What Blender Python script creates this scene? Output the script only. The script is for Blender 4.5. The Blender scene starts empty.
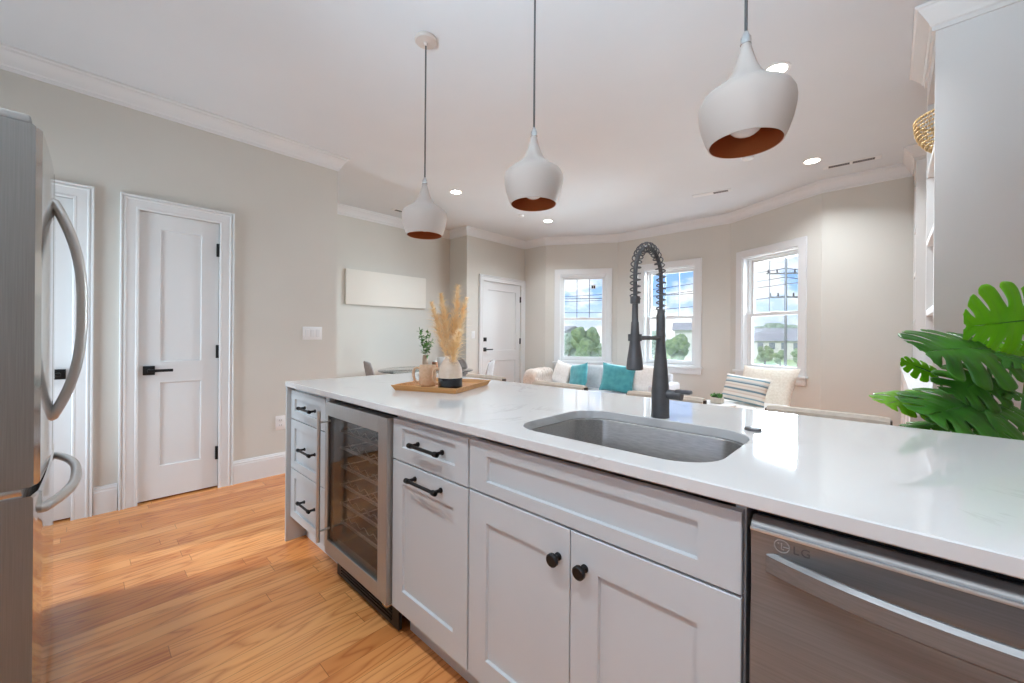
import bpy, bmesh, math, random
from mathutils import Vector, Matrix, noise
C = bpy.context.scene.collection
PI = math.pi
def R(d): return math.radians(d)
# ------------------------------------------------------------------ camera
scn = bpy.context.scene
CAM_H = 1.185
YAW = math.atan2(430.0, 403.0)
FWD = Vector((-math.cos(YAW), math.sin(YAW), 0.0))
RGT = Vector((math.sin(YAW), math.cos(YAW), 0.0))
UPV = Vector((0, 0, 1))
ROLL = R(0.43)
cam = bpy.data.cameras.new('camera')
cam.sensor_width = 36.0
cam.lens = 403.0 / 1024.0 * 36.0
cam.shift_y = -5.3 / 1024.0
cam.clip_start = 0.02
cam.clip_end = 600
co = bpy.data.objects.new('camera', cam)
C.objects.link(co)
ri = RGT * math.cos(ROLL) + UPV * math.sin(ROLL)
up = UPV * math.cos(ROLL) - RGT * math.sin(ROLL)
m = Matrix((ri, up, -FWD)).transposed().to_4x4()
m.translation = (0, 0, CAM_H)
co.matrix_world = m
scn.camera = co
# ------------------------------------------------------------------ exposure
vs = scn.view_settings
vs.view_transform = 'Standard'
vs.look = 'None'
vs.exposure = 0.55
vs.gamma = 1.0
vs.use_curve_mapping = False
scn.cycles.max_bounces = 10
scn.cycles.diffuse_bounces = 6
scn.cycles.glossy_bounces = 5
scn.cycles.transparent_max_bounces = 12
scn.cycles.sample_clamp_indirect = 6.0
scn.cycles.caustics_reflective = False
scn.cycles.use_denoising = True
SKY = 1.0
SUN = 2.4
CAN_W = 12.0
REAR_FILL_W = 140.0      # added lamp outside the made-up window behind the viewpoint
BAY_UP = 40.0     # added lamp low outside each bay window, stands in for ground light
BAY_DN = 190.0     # added lamp high outside each bay window, stands in for the sky
BAY_SIDE = 300.0   # added unseen lamps beside the bay, slanting light onto the left walls
LEFT_FILL_W = 25.0     # added lamp outside the made-up door at the kitchen's left end
# ------------------------------------------------------------------ world: sky with clouds
world = bpy.data.worlds.new('sky')
scn.world = world
world.use_nodes = True
wt = world.node_tree
wt.nodes.clear()
def wn(t, **k):
    n = wt.nodes.new(t)
    for a, b in k.items(): setattr(n, a, b)
    return n
def srgb(r, g, b):
    f = lambda c: (c / 255 / 12.92) if c / 255 <= .04045 else ((c / 255 + .055) / 1.055) ** 2.4
    return (f(r), f(g), f(b), 1.0)
tc = wn('ShaderNodeTexCoord')
sep = wn('ShaderNodeSeparateXYZ')
wt.links.new(tc.outputs['Generated'], sep.inputs[0])
ramp = wn('ShaderNodeValToRGB')
e = ramp.color_ramp.elements
e[0].position = 0.0; e[0].color = srgb(226, 236, 250)
e[1].position = 0.55; e[1].color = srgb(60, 118, 215)
x_ = e.new(0.10); x_.color = srgb(150, 190, 245)
x_ = e.new(0.24); x_.color = srgb(100, 152, 236)
wt.links.new(sep.outputs['Z'], ramp.inputs[0])
mapn = wn('ShaderNodeMapping')
mapn.inputs['Scale'].default_value = (7, 7, 15)
mapn.inputs['Location'].default_value = (1.3, 0.4, 0.2)
wt.links.new(tc.outputs['Generated'], mapn.inputs[0])
cl = wn('ShaderNodeTexNoise')
cl.inputs['Scale'].default_value = 1.0
cl.inputs['Detail'].default_value = 9
cl.inputs['Roughness'].default_value = 0.55
wt.links.new(mapn.outputs[0], cl.inputs['Vector'])
cr = wn('ShaderNodeValToRGB')
cr.color_ramp.elements[0].position = 0.44
cr.color_ramp.elements[1].position = 0.57
wt.links.new(cl.outputs[0], cr.inputs[0])
mx = wn('ShaderNodeMixRGB')
mx.inputs[2].default_value = (1.0, 1.0, 1.0, 1)
wt.links.new(cr.outputs[0], mx.inputs[0])
wt.links.new(ramp.outputs[0], mx.inputs[1])
bg = wn('ShaderNodeBackground')
bg.inputs[1].default_value = SKY
wt.links.new(mx.outputs[0], bg.inputs[0])
wo = wn('ShaderNodeOutputWorld')
wt.links.new(bg.outputs[0], wo.inputs[0])
# ------------------------------------------------------------------ sun (from behind the house, lights the view outside)
sl = bpy.data.lights.new('sun', 'SUN')
sl.energy = SUN
sl.angle = R(1.0)
so = bpy.data.objects.new('sun', sl)
C.objects.link(so)
so.rotation_euler = (R(48), 0, R(-25))
# daylight: added area lamps outside the windows, standing in for sky and ground light
def fill_light(loc, rot, w, h, power, col=(.76, .90, 1.0), spread=180):
    al = bpy.data.lights.new('fill_light', 'AREA')
    al.shape = 'RECTANGLE'
    al.size = w; al.size_y = h
    al.energy = power
    al.color = col
    al.spread = R(spread)
    o = bpy.data.objects.new('fill_light', al)
    C.objects.link(o)
    o.location = loc
    o.rotation_euler = rot
fill_light((-0.2, -1.45, 1.05), (R(150), 0, 0), 2.6, 1.3, REAR_FILL_W, (.66, .85, 1.0), 100)       # leans up: light thrown on the ceiling
for bx_, by_, bz_ in ((-3.71, 5.66, R(30.8)), (-2.39, 5.93, 0), (-1.06, 5.61, R(-30.4))):
    out_ = Vector((-math.sin(bz_), math.cos(bz_), 0))
    p_ = Vector((bx_, by_, 0)) + out_ * .75
    fill_light((p_.x, p_.y, .42), (R(-128), 0, bz_), .9, .7, BAY_UP)
    p_ = Vector((bx_, by_, 0)) + out_ * 1.5
    fill_light((p_.x, p_.y, 3.5), (R(-48), 0, bz_), 1.3, 1.6, BAY_DN)

def aim(p, q): return (Vector(q) - Vector(p)).to_track_quat('-Z', 'Y').to_euler()
for p_, q_, w__, f_ in (((.45, 6.75, 2.0), (-5.1, 2.7, 1.1), 1.0, .45), ((-1.62, 7.5, 2.0), (-3.78, .9, .9), 1.35, 1.6)):
    fill_light(p_, aim(p_, q_), w__, 1.5, BAY_SIDE * f_)
fill_light((-3.2, -1.12, 1.2), (R(112), 0, 0), .7, 1.9, LEFT_FILL_W, (.72, .88, 1.0))  # added lamp shining in through the made-up glazed door

# ================================================================== materials
def mat(name, col, rough=.5, metal=0.0, **k):
    m_ = bpy.data.materials.new(name)
    m_.use_nodes = True
    b = m_.node_tree.nodes['Principled BSDF']
    b.inputs['Base Color'].default_value = col if len(col) == 4 else srgb(*col)
    b.inputs['Roughness'].default_value = rough
    b.inputs['Metallic'].default_value = metal
    for a, v in k.items():
        b.inputs[a.replace('_', ' ')].default_value = v
    return m_
def nodes(m_): return m_.node_tree.nodes, m_.node_tree.links, m_.node_tree.nodes['Principled BSDF']
def noisy(m_, c1, c2, scale, detail=4, stretch=(1, 1, 1), bump=0.0, bscale=None, lo=.3, hi=.7):
    n, l, b = nodes(m_)
    t = n.new('ShaderNodeTexCoord')
    mp = n.new('ShaderNodeMapping')
    mp.inputs['Scale'].default_value = stretch
    l.new(t.outputs['Object'], mp.inputs[0])
    nz = n.new('ShaderNodeTexNoise')
    nz.inputs['Scale'].default_value = scale
    nz.inputs['Detail'].default_value = detail
    l.new(mp.outputs[0], nz.inputs['Vector'])
    r = n.new('ShaderNodeValToRGB')
    r.color_ramp.elements[0].position = lo; r.color_ramp.elements[0].color = srgb(*c1)
    r.color_ramp.elements[1].position = hi; r.color_ramp.elements[1].color = srgb(*c2)
    l.new(nz.outputs[0], r.inputs[0])
    l.new(r.outputs[0], b.inputs['Base Color'])
    if bump:
        z = nz
        if bscale:
            z = n.new('ShaderNodeTexNoise')
            z.inputs['Scale'].default_value = bscale
            z.inputs['Detail'].default_value = 3
            l.new(mp.outputs[0], z.inputs['Vector'])
        bp = n.new('ShaderNodeBump')
        bp.inputs['Strength'].default_value = bump
        bp.inputs['Distance'].default_value = .004
        l.new(z.outputs[0], bp.inputs['Height'])
        l.new(bp.outputs[0], b.inputs['Normal'])
    return m_
M = {}
M['wall'] = noisy(mat('wall_paint', (205, 202, 195), .85), (204, 201, 194), (207, 204, 197), 2.0, bump=.03, bscale=180)
M['ceil'] = noisy(mat('ceiling_paint', (214, 218, 222), .9), (213, 217, 221), (216, 220, 224), 2.0, bump=.02, bscale=150)
M['trim'] = mat('trim_paint', (220, 221, 222), .4)
M['cab'] = noisy(mat('cabinet_paint', (198, 203, 206), .42), (197, 202, 205), (200, 205, 208), 3.0)
M['panel'] = mat('end_panel_paint', (186, 187, 188), .45)
M['white'] = mat('white_paint', (226, 226, 226), .4)
M['book'] = mat('bookcase_paint', (224, 223, 222), .45)
M['black'] = mat('matte_black_metal', (24, 24, 25), .45, .3)
M['blackp'] = mat('black_plastic', (14, 14, 15), .5)
M['gun'] = noisy(mat('gunmetal', (100, 100, 102), .38, .55), (94, 94, 96), (106, 106, 108), 30)
M['chrome'] = mat('brushed_nickel', (196, 196, 196), .25, 1.0)
def brushed(name, c1, c2, rough, stretch, scale=6, aniso=.6, metal=1.0):
    m_ = noisy(mat(name, c1, rough, 1.0), c1, c2, scale, 5, stretch)
    n, l, b = nodes(m_)
    b.inputs['Anisotropic'].default_value = aniso
    b.inputs['Metallic'].default_value = metal
    return m_
M['steel'] = brushed('brushed_stainless_steel', (126, 126, 127), (138, 138, 139), .42, (1, 30, 60), metal=.5)
M['steelv'] = brushed('vertical_brushed_steel', (166, 164, 161), (178, 176, 173), .34, (60, 60, 1), metal=.6)
M['fridgeside'] = brushed('fridge_side_steel', (126, 123, 120), (136, 133, 130), .42, (60, 60, 1), metal=.45)
M['fridgefront'] = mat('fridge_door_steel', (206, 206, 206), .09, .95)
M['sinksteel'] = brushed('sink_steel', (166, 163, 160), (186, 183, 180), .34, (8, 60, 60), 4, metal=.75)
M['handle'] = mat('satin_steel_handle', (206, 204, 201), .32, .75)
M['glassd'] = mat('dark_glass', (20, 19, 19), .04, 0, Specular_IOR_Level=.6)
M['copper'] = mat('copper_lining', (206, 118, 70), .42, .35)
M['pend'] = mat('pendant_white', (200, 190, 183), .55)
M['coppercup'] = mat('brown_copper', (150, 100, 70), .35, .5)
M['cord'] = mat('grey_fabric_cord', (88, 88, 90), .8)
M['bulb'] = mat('opal_bulb', (232, 232, 230), .2)
M['cream'] = noisy(mat('cream_ceramic', (212, 190, 170), .3), (206, 184, 163), (216, 196, 178), 60, bump=.05)
M['glaze'] = mat('black_glaze', (24, 25, 28), .12)
M['mug'] = noisy(mat('speckled_beige_ceramic', (212, 178, 146), .5), (202, 168, 136), (218, 186, 156), 90)
M['teal'] = noisy(mat('teal_velvet', (66, 150, 160), .85, 0, Sheen_Weight=.4), (58, 140, 150), (80, 164, 172), 14, bump=.15, bscale=120)
M['creamf'] = noisy(mat('cream_boucle', (224, 214, 200), .95), (216, 205, 190), (232, 224, 212), 60, bump=.6, bscale=90)
M['whitef'] = noisy(mat('white_linen', (230, 226, 222), .95), (224, 220, 215), (236, 232, 229), 40, bump=.3, bscale=120)
M['throw'] = noisy(mat('beige_knit', (220, 208, 198), .95), (206, 192, 182), (230, 220, 211), 40, stretch=(1, 6, 1), bump=.5, bscale=70)
M['sofa'] = noisy(mat('light_grey_upholstery', (204, 203, 206), .95), (198, 197, 200), (210, 209, 212), 30, bump=.2, bscale=150)
M['stoolf'] = noisy(mat('beige_upholstery', (214, 199, 182), .9), (208, 193, 176), (219, 205, 189), 40, bump=.2, bscale=150)
M['greyf'] = noisy(mat('grey_upholstery', (156, 152, 152), .85), (150, 146, 146), (164, 160, 160), 30, bump=.15, bscale=120)
M['wood'] = noisy(mat('light_wood', (206, 150, 90), .45), (190, 132, 72), (216, 164, 104), 3, 6, (2, 22, 22))
M['darkwood'] = noisy(mat('dark_wood', (70, 52, 40), .5), (62, 45, 34), (80, 60, 46), 4, 5, (2, 2, 20))
M['canvas'] = noisy(mat('blank_canvas', (224, 220, 212), .95), (221, 217, 209), (227, 223, 215), 200, bump=.15)
M['pampas'] = noisy(mat('dried_grass', (255, 232, 186), .9), (254, 216, 150), (255, 248, 232), 26)
M['leaf'] = noisy(mat('monstera_leaf', (58, 122, 34), .28), (36, 92, 24), (80, 150, 44), 9)
M['leafb'] = noisy(mat('young_monstera_leaf', (120, 186, 30), .35), (96, 166, 24), (140, 200, 44), 6)
M['stemg'] = mat('green_stem', (66, 122, 44), .45)
M['leafs'] = noisy(mat('small_leaf', (70, 120, 52), .5), (44, 92, 36), (110, 160, 80), 20)
M['soil'] = noisy(mat('soil', (60, 46, 36), .95), (48, 36, 28), (76, 60, 48), 40, bump=.5)
M['pot'] = noisy(mat('grey_pot', (150, 148, 146), .7), (142, 140, 138), (158, 156, 154), 12)
M['gold'] = mat('gold_beads', (214, 184, 134), .35, .6)
M['potc'] = noisy(mat('concrete_pot', (196, 186, 172), .8), (186, 176, 162), (206, 196, 182), 30)
for k_ in ('leaf', 'leafb', 'leafs'):
    nodes(M[k_])[2].inputs['Subsurface Weight'].default_value = 0.0
def transl(m_, col, f):
    n, l, b = nodes(m_)
    t = n.new('ShaderNodeBsdfTranslucent'); t.inputs[0].default_value = srgb(*col)
    mxs = n.new('ShaderNodeMixShader'); mxs.inputs[0].default_value = f
    o = n['Material Output']
    l.new(b.outputs[0], mxs.inputs[1]); l.new(t.outputs[0], mxs.inputs[2]); l.new(mxs.outputs[0], o.inputs[0])
transl(M['leafb'], (150, 220, 30), .4)
transl(M['leaf'], (100, 180, 30), .22)
transl(M['pampas'], (255, 236, 196), .35)
def glass(name, tint=(1, 1, 1, 1), gl=1.0):
    m_ = bpy.data.materials.new(name); m_.use_nodes = True
    n, l = m_.node_tree.nodes, m_.node_tree.links
    n.clear()
    tr = n.new('ShaderNodeBsdfTransparent'); tr.inputs[0].default_value = tint
    g = n.new('ShaderNodeBsdfGlossy'); g.inputs[1].default_value = .02
    f = n.new('ShaderNodeFresnel'); f.inputs[0].default_value = 1.45
    mu = n.new('ShaderNodeMath'); mu.operation = 'MULTIPLY'; mu.inputs[1].default_value = gl
    s = n.new('ShaderNodeMixShader'); o = n.new('ShaderNodeOutputMaterial')
    l.new(f.outputs[0], mu.inputs[0]); l.new(mu.outputs[0], s.inputs[0])
    l.new(tr.outputs[0], s.inputs[1]); l.new(g.outputs[0], s.inputs[2]); l.new(s.outputs[0], o.inputs[0])
    return m_
M['pane'] = glass('window_glass', (.97, .98, .98, 1), .6)
M['coolglass'] = glass('tinted_cooler_glass', (.74, .73, .72, 1), .38)
M['shelf'] = mat('light_wire', (210, 206, 200), .4, .2)
M['tableglass'] = glass('table_glass', (.86, .92, .92, 1), 1.3)
def screen():
    m_ = bpy.data.materials.new('insect_screen'); m_.use_nodes = True
    n, l = m_.node_tree.nodes, m_.node_tree.links
    n.clear()
    tr = n.new('ShaderNodeBsdfTransparent')
    d = n.new('ShaderNodeBsdfDiffuse'); d.inputs[0].default_value = srgb(190, 192, 194)
    s = n.new('ShaderNodeMixShader'); s.inputs[0].default_value = .13
    o = n.new('ShaderNodeOutputMaterial')
    l.new(tr.outputs[0], s.inputs[1]); l.new(d.outputs[0], s.inputs[2]); l.new(s.outputs[0], o.inputs[0])
    return m_
M['screen'] = screen()
def emit(name, col, st):
    m_ = mat(name, col, .5)
    n, l, b = nodes(m_)
    b.inputs['Emission Color'].default_value = srgb(*col)
    b.inputs['Emission Strength'].default_value = st
    return m_
M['lamp'] = emit('lit_lens', (255, 246, 232), 12.0)

def floor_material():
    m_ = mat('oak_strip_floor', (196, 134, 82), .24, 0, Specular_IOR_Level=.65)
    n, l, b = nodes(m_)
    def mth(op, a, bb=None):
        q = n.new('ShaderNodeMath'); q.operation = op
        for i, v in enumerate((a, bb)):
            if v is None: continue
            if isinstance(v, (int, float)): q.inputs[i].default_value = v
            else: l.new(v, q.inputs[i])
        return q.outputs[0]
    t = n.new('ShaderNodeTexCoord')
    s = n.new('ShaderNodeSeparateXYZ'); l.new(t.outputs['Object'], s.inputs[0])
    W_, L_ = .083, 1.05
    xr = mth('DIVIDE', s.outputs['X'], W_)
    row = mth('FLOOR', xr)
    wn1 = n.new('ShaderNodeTexWhiteNoise'); wn1.noise_dimensions = '1D'; l.new(row, wn1.inputs['W'])
    yo = mth('ADD', mth('DIVIDE', s.outputs['Y'], L_), mth('MULTIPLY', wn1.outputs['Value'], 7.0))
    colr = mth('FLOOR', yo)
    pid = mth('ADD', mth('MULTIPLY', row, 13.37), mth('MULTIPLY', colr, 3.71))
    wn2 = n.new('ShaderNodeTexWhiteNoise'); wn2.noise_dimensions = '1D'; l.new(pid, wn2.inputs['W'])
    fx = mth('FRACT', xr); fy = mth('FRACT', yo)
    ex = mth('MINIMUM', fx, mth('SUBTRACT', 1.0, fx))
    ey = mth('MINIMUM', fy, mth('SUBTRACT', 1.0, fy))
    gap = mth('MINIMUM', mth('DIVIDE', ex, .014), mth('DIVIDE', ey, .0016))
    gap = mth('MINIMUM', gap, 1.0)
    cmb = n.new('ShaderNodeCombineXYZ')
    l.new(mth('ADD', mth('MULTIPLY', s.outputs['X'], 1.0), mth('MULTIPLY', wn2.outputs['Value'], 37.0)), cmb.inputs['X'])
    l.new(mth('MULTIPLY', s.outputs['Y'], .13), cmb.inputs['Y'])
    l.new(mth('MULTIPLY', wn2.outputs['Value'], 11.0), cmb.inputs['Z'])
    nz = n.new('ShaderNodeTexNoise'); nz.inputs['Scale'].default_value = 8; nz.inputs['Detail'].default_value = 2
    nz.inputs['Roughness'].default_value = .45
    l.new(cmb.outputs[0], nz.inputs['Vector'])
    # cathedral rings from contour lines of a stretched noise
    rings = mth('FRACT', mth('MULTIPLY', nz.outputs[0], 11.0))
    rings = mth('ABSOLUTE', mth('SUBTRACT', rings, .5))
    rings = mth('POWER', mth('MULTIPLY', rings, 2.0), 3.0)
    c2 = n.new('ShaderNodeCombineXYZ')
    l.new(mth('MULTIPLY', s.outputs['X'], 60.0), c2.inputs['X'])
    l.new(mth('MULTIPLY', s.outputs['Y'], 2.2), c2.inputs['Y'])
    l.new(pid, c2.inputs['Z'])
    fine = n.new('ShaderNodeTexNoise'); fine.inputs['Scale'].default_value = 3.0; fine.inputs['Detail'].default_value = 5
    l.new(c2.outputs[0], fine.inputs['Vector'])
    r = n.new('ShaderNodeValToRGB')
    ee = r.color_ramp.elements
    ee[0].position = .0; ee[0].color = srgb(194, 116, 58)
    ee[1].position = 1.0; ee[1].color = srgb(244, 178, 112)
    q = ee.new(.5); q.color = srgb(226, 151, 87)
    l.new(mth('ADD', mth('MULTIPLY', wn2.outputs['Value'], .75), mth('MULTIPLY', fine.outputs[0], .25)), r.inputs[0])
    g1 = n.new('ShaderNodeMixRGB'); g1.blend_type = 'MULTIPLY'
    l.new(mth('MULTIPLY', rings, .5), g1.inputs[0]); l.new(r.outputs[0], g1.inputs[1])
    g1.inputs[2].default_value = srgb(172, 104, 66)
    g2 = n.new('ShaderNodeMixRGB'); g2.blend_type = 'MULTIPLY'
    l.new(mth('MULTIPLY', mth('POWER', fine.outputs[0], 2.0), .45), g2.inputs[0]); l.new(g1.outputs[0], g2.inputs[1])
    g2.inputs[2].default_value = srgb(190, 140, 104)
    g3 = n.new('ShaderNodeMixRGB')
    l.new(gap, g3.inputs[0]); g3.inputs[1].default_value = srgb(120, 74, 40); l.new(g2.outputs[0], g3.inputs[2])
    l.new(g3.outputs[0], b.inputs['Base Color'])
    bp = n.new('ShaderNodeBump'); bp.inputs['Strength'].default_value = .12; bp.inputs['Distance'].default_value = .002
    l.new(gap, bp.inputs['Height']); l.new(bp.outputs[0], b.inputs['Normal'])
    return m_
M['floor'] = floor_material()
def quartz():
    m_ = mat('white_quartz', (220, 219, 218), .035, 0, Specular_IOR_Level=.75)
    n, l, b = nodes(m_)
    t = n.new('ShaderNodeTexCoord')
    a = n.new('ShaderNodeTexNoise'); a.inputs['Scale'].default_value = 1.6; a.inputs['Detail'].default_value = 6
    a.inputs['Roughness'].default_value = .6; a.inputs['Distortion'].default_value = 1.2
    l.new(t.outputs['Object'], a.inputs['Vector'])
    r = n.new('ShaderNodeValToRGB'); ee = r.color_ramp.elements
    ee[0].position = .484; ee[0].color = (0, 0, 0, 1); ee[1].position = .5; ee[1].color = (1, 1, 1, 1)
    x2 = ee.new(.516); x2.color = (0, 0, 0, 1)
    l.new(a.outputs[0], r.inputs[0])
    k = n.new('ShaderNodeTexNoise'); k.inputs['Scale'].default_value = 2.3; k.inputs['Detail'].default_value = 2
    l.new(t.outputs['Object'], k.inputs['Vector'])
    kr = n.new('ShaderNodeValToRGB'); kr.color_ramp.elements[0].position = .5; kr.color_ramp.elements[1].position = .72
    l.new(k.outputs[0], kr.inputs[0])
    mu = n.new('ShaderNodeMath'); mu.operation = 'MULTIPLY'
    l.new(r.outputs[0], mu.inputs[0]); l.new(kr.outputs[0], mu.inputs[1])
    mu2 = n.new('ShaderNodeMath'); mu2.operation = 'MULTIPLY'; mu2.inputs[1].default_value = .55
    l.new(mu.outputs[0], mu2.inputs[0])
    mx_ = n.new('ShaderNodeMixRGB'); l.new(mu2.outputs[0], mx_.inputs[0])
    mx_.inputs[1].default_value = srgb(220, 219, 218); mx_.inputs[2].default_value = srgb(170, 166, 160)
    l.new(mx_.outputs[0], b.inputs['Base Color'])
    return m_
M['quartz'] = quartz()
def stripes():
    m_ = mat('striped_cotton', (220, 214, 206), .9)
    n, l, b = nodes(m_)
    t = n.new('ShaderNodeTexCoord'); s = n.new('ShaderNodeSeparateXYZ'); l.new(t.outputs['Object'], s.inputs[0])
    mm = n.new('ShaderNodeMath'); mm.operation = 'MULTIPLY'; mm.inputs[1].default_value = 1 / .3
    ad = n.new('ShaderNodeMath'); ad.operation = 'ADD'; ad.inputs[1].default_value = .5
    l.new(s.outputs['Z'], mm.inputs[0]); l.new(mm.outputs[0], ad.inputs[0])
    r = n.new('ShaderNodeValToRGB'); r.color_ramp.interpolation = 'CONSTANT'
    cols = [(0, (214, 205, 194)), (.08, (126, 152, 160)), (.12, (226, 220, 212)), (.2, (142, 168, 176)), (.25, (228, 222, 214)),
            (.33, (212, 200, 188)), (.37, (226, 220, 212)), (.43, (116, 144, 156)), (.49, (226, 220, 212)), (.56, (210, 198, 186)),
            (.6, (226, 220, 212)), (.66, (112, 140, 152)), (.7, (186, 200, 204)), (.74, (226, 220, 212)), (.82, (128, 160, 170)), (.87, (226, 220, 214))]
    el = r.color_ramp.elements
    el[0].position = 0; el[0].color = srgb(*cols[0][1]); el[1].position = cols[1][0]; el[1].color = srgb(*cols[1][1])
    for p, c in cols[2:]:
        q = el.new(p); q.color = srgb(*c)
    l.new(ad.outputs[0], r.inputs[0]); l.new(r.outputs[0], b.inputs['Base Color'])
    return m_
M['stripes'] = stripes()

# ================================================================== helpers
class MB:
    def __init__(s): s.bm = bmesh.new()
    def box(s, x0, x1, y0, y1, z0, z1, bev=0.0, seg=2):
        r = bmesh.ops.create_cube(s.bm, size=1.0)
        vs_ = r['verts']
        for v in vs_:
            v.co = Vector((x0 + (v.co.x + .5) * (x1 - x0), y0 + (v.co.y + .5) * (y1 - y0), z0 + (v.co.z + .5) * (z1 - z0)))
        if bev:
            es = list({e_ for v in vs_ for e_ in v.link_edges})
            bmesh.ops.bevel(s.bm, geom=es, offset=bev, segments=seg, affect='EDGES', profile=.5)
        return s
    def rings(s, rs, cap0=True, cap1=True, closed=True):
        vv = [[s.bm.verts.new(p) for p in r] for r in rs]
        n = len(vv[0])
        for a, b in zip(vv, vv[1:]):
            for i in range(n if closed else n - 1):
                j = (i + 1) % n
                s.bm.faces.new((a[i], a[j], b[j], b[i]))
        if cap0: s.bm.faces.new(vv[0][::-1])
        if cap1: s.bm.faces.new(vv[-1])
        return s
    def cyl(s, p0, p1, r0, r1=None, n=16):
        return s.tube([p0, p1], [r0, r0 if r1 is None else r1], n)
    def tube(s, pts, r, n=10, closed=False, flat=1.0):
        pts = [Vector(p) for p in pts]
        rr = r if isinstance(r, (list, tuple)) else [r] * len(pts)
        rs = []
        prev = None
        N = len(pts)
        for i, p in enumerate(pts):
            a = pts[i - 1] if (i > 0 or closed) else pts[i]
            b = pts[(i + 1) % N] if (i < N - 1 or closed) else pts[i]
            t = (b - a).normalized()
            if prev is None:
                u = t.cross(Vector((0, 0, 1)))
                if u.length < 1e-3: u = t.cross(Vector((1, 0, 0)))
                u.normalize()
            else:
                u = (prev - t * prev.dot(t)).normalized()
            prev = u
            w = t.cross(u)
            rs.append([p + (u * math.cos(2 * PI * k / n) + w * math.sin(2 * PI * k / n) * flat) * rr[i] for k in range(n)])
        if closed: rs.append(rs[0]); return s.rings(rs, False, False)
        return s.rings(rs)
    def lathe(s, prof, n=32, c=(0, 0, 0), cap0=True, cap1=True):
        rs = [[Vector((c[0] + r * math.cos(2 * PI * k / n), c[1] + r * math.sin(2 * PI * k / n), c[2] + z)) for k in range(n)] for r, z in prof]
        return s.rings(rs, cap0, cap1)
    def prism(s, pts, z0, z1):
        return s.rings([[Vector((p[0], p[1], z0)) for p in pts], [Vector((p[0], p[1], z1)) for p in pts]])
    def surf(s, rows):
        vv = [[s.bm.verts.new(p) for p in r] for r in rows]
        for a, b in zip(vv, vv[1:]):
            for i in range(len(a) - 1): s.bm.faces.new((a[i], a[i + 1], b[i + 1], b[i]))
        return s
    def quad(s, *p):
        s.bm.faces.new([s.bm.verts.new(q) for q in p]); return s
    def ball(s, c, r, sub=2, sc=(1, 1, 1)):
        q = bmesh.ops.create_icosphere(s.bm, subdivisions=sub, radius=r)
        for v in q['verts']: v.co = Vector((c[0] + v.co.x * sc[0], c[1] + v.co.y * sc[1], c[2] + v.co.z * sc[2]))
        return s
    def panel(s, x0, x1, z0, z1, yf, th, holes, depth=.009, slope=.0025, ch=.0015):
        "slab facing -y with recessed panels"
        q = s.bm
        xs = sorted({x0, x1} | {v for h in holes for v in h[:2]})
        zs = sorted({z0, z1} | {v for h in holes for v in h[2:]})
        def rect(a, b, c, d, y): return [Vector((a, y, c)), Vector((b, y, c)), Vector((b, y, d)), Vector((a, y, d))]
        s.rings([rect(x0, x1, z0, z1, yf + th), rect(x0, x1, z0, z1, yf + ch)], True, False)
        for i in range(len(xs) - 1):
            for j in range(len(zs) - 1):
                a, b, c, d = xs[i], xs[i + 1], zs[j], zs[j + 1]
                if any(a >= h[0] - 1e-6 and b <= h[1] + 1e-6 and c >= h[2] - 1e-6 and d <= h[3] + 1e-6 for h in holes): continue
                a2 = a + (ch if a == x0 else 0); b2 = b - (ch if b == x1 else 0)
                c2 = c + (ch if c == z0 else 0); d2 = d - (ch if d == z1 else 0)
                s.quad(*rect(a2, b2, c2, d2, yf))
        s.rings([rect(x0, x1, z0, z1, yf + ch), rect(x0 + ch, x1 - ch, z0 + ch, z1 - ch, yf)], False, False)
        for h in holes:
            s.rings([rect(*h, yf), rect(h[0] + slope, h[1] - slope, h[2] + slope, h[3] - slope, yf + depth)], False, True)
        bmesh.ops.remove_doubles(q, verts=q.verts[:], dist=1e-5)
        return s
    def build(s, name, m_, parent=None, smooth=35, world=False, recalc=True, loc=None):
        if recalc: bmesh.ops.recalc_face_normals(s.bm, faces=s.bm.faces[:])
        if world and parent is not None:
            s.bm.transform(Matrix.Translation(-base_loc(parent)))
        me = bpy.data.meshes.new(name)
        if loc is not None: s.bm.transform(Matrix.Translation(-Vector(loc)))
        s.bm.to_mesh(me); s.bm.free()
        me.materials.append(M[m_] if isinstance(m_, str) else m_)
        if smooth:
            me.polygons.foreach_set('use_smooth', [True] * len(me.polygons))
            me.set_sharp_from_angle(angle=R(smooth))
        o = bpy.data.objects.new(name, me)
        C.objects.link(o)
        if loc is not None: o.location = loc
        if parent is not None: o.parent = parent
        return o
def base_loc(o):
    v = Vector(o.location)
    while o.parent: o = o.parent; v += Vector(o.location)
    return v
def tag(o, label=None, cat=None, group=None, kind=None):
    if label: o['label'] = label
    if cat: o['category'] = cat
    if group: o['group'] = group
    if kind: o['kind'] = kind
    return o
def thing(name, label, cat, loc=(0, 0, 0), rot=0.0, group=None, kind=None):
    o = bpy.data.objects.new(name, None)
    o.empty_display_size = .1
    C.objects.link(o)
    o.location = loc
    o.rotation_euler = (0, 0, rot) if isinstance(rot, (int, float)) else rot
    return tag(o, label, cat, group, kind)
def dup(root, loc, rot=None, label=None, group=None):
    def cp(o, par):
        c = o.copy(); C.objects.link(c)
        if par is not None: c.parent = par
        for ch in list(o.children): cp(ch, c)
        return c
    r = cp(root, None)
    r.location = loc
    if rot is not None: r.rotation_euler = (0, 0, rot) if isinstance(rot, (int, float)) else rot
    if label: r['label'] = label
    if group: r['group'] = group
    return r
def struct(o): o['kind'] = 'structure'; return o
def nz(x, y=0, z=0, s=1.0): return noise.noise(Vector((x * s, y * s, z * s)))

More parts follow.
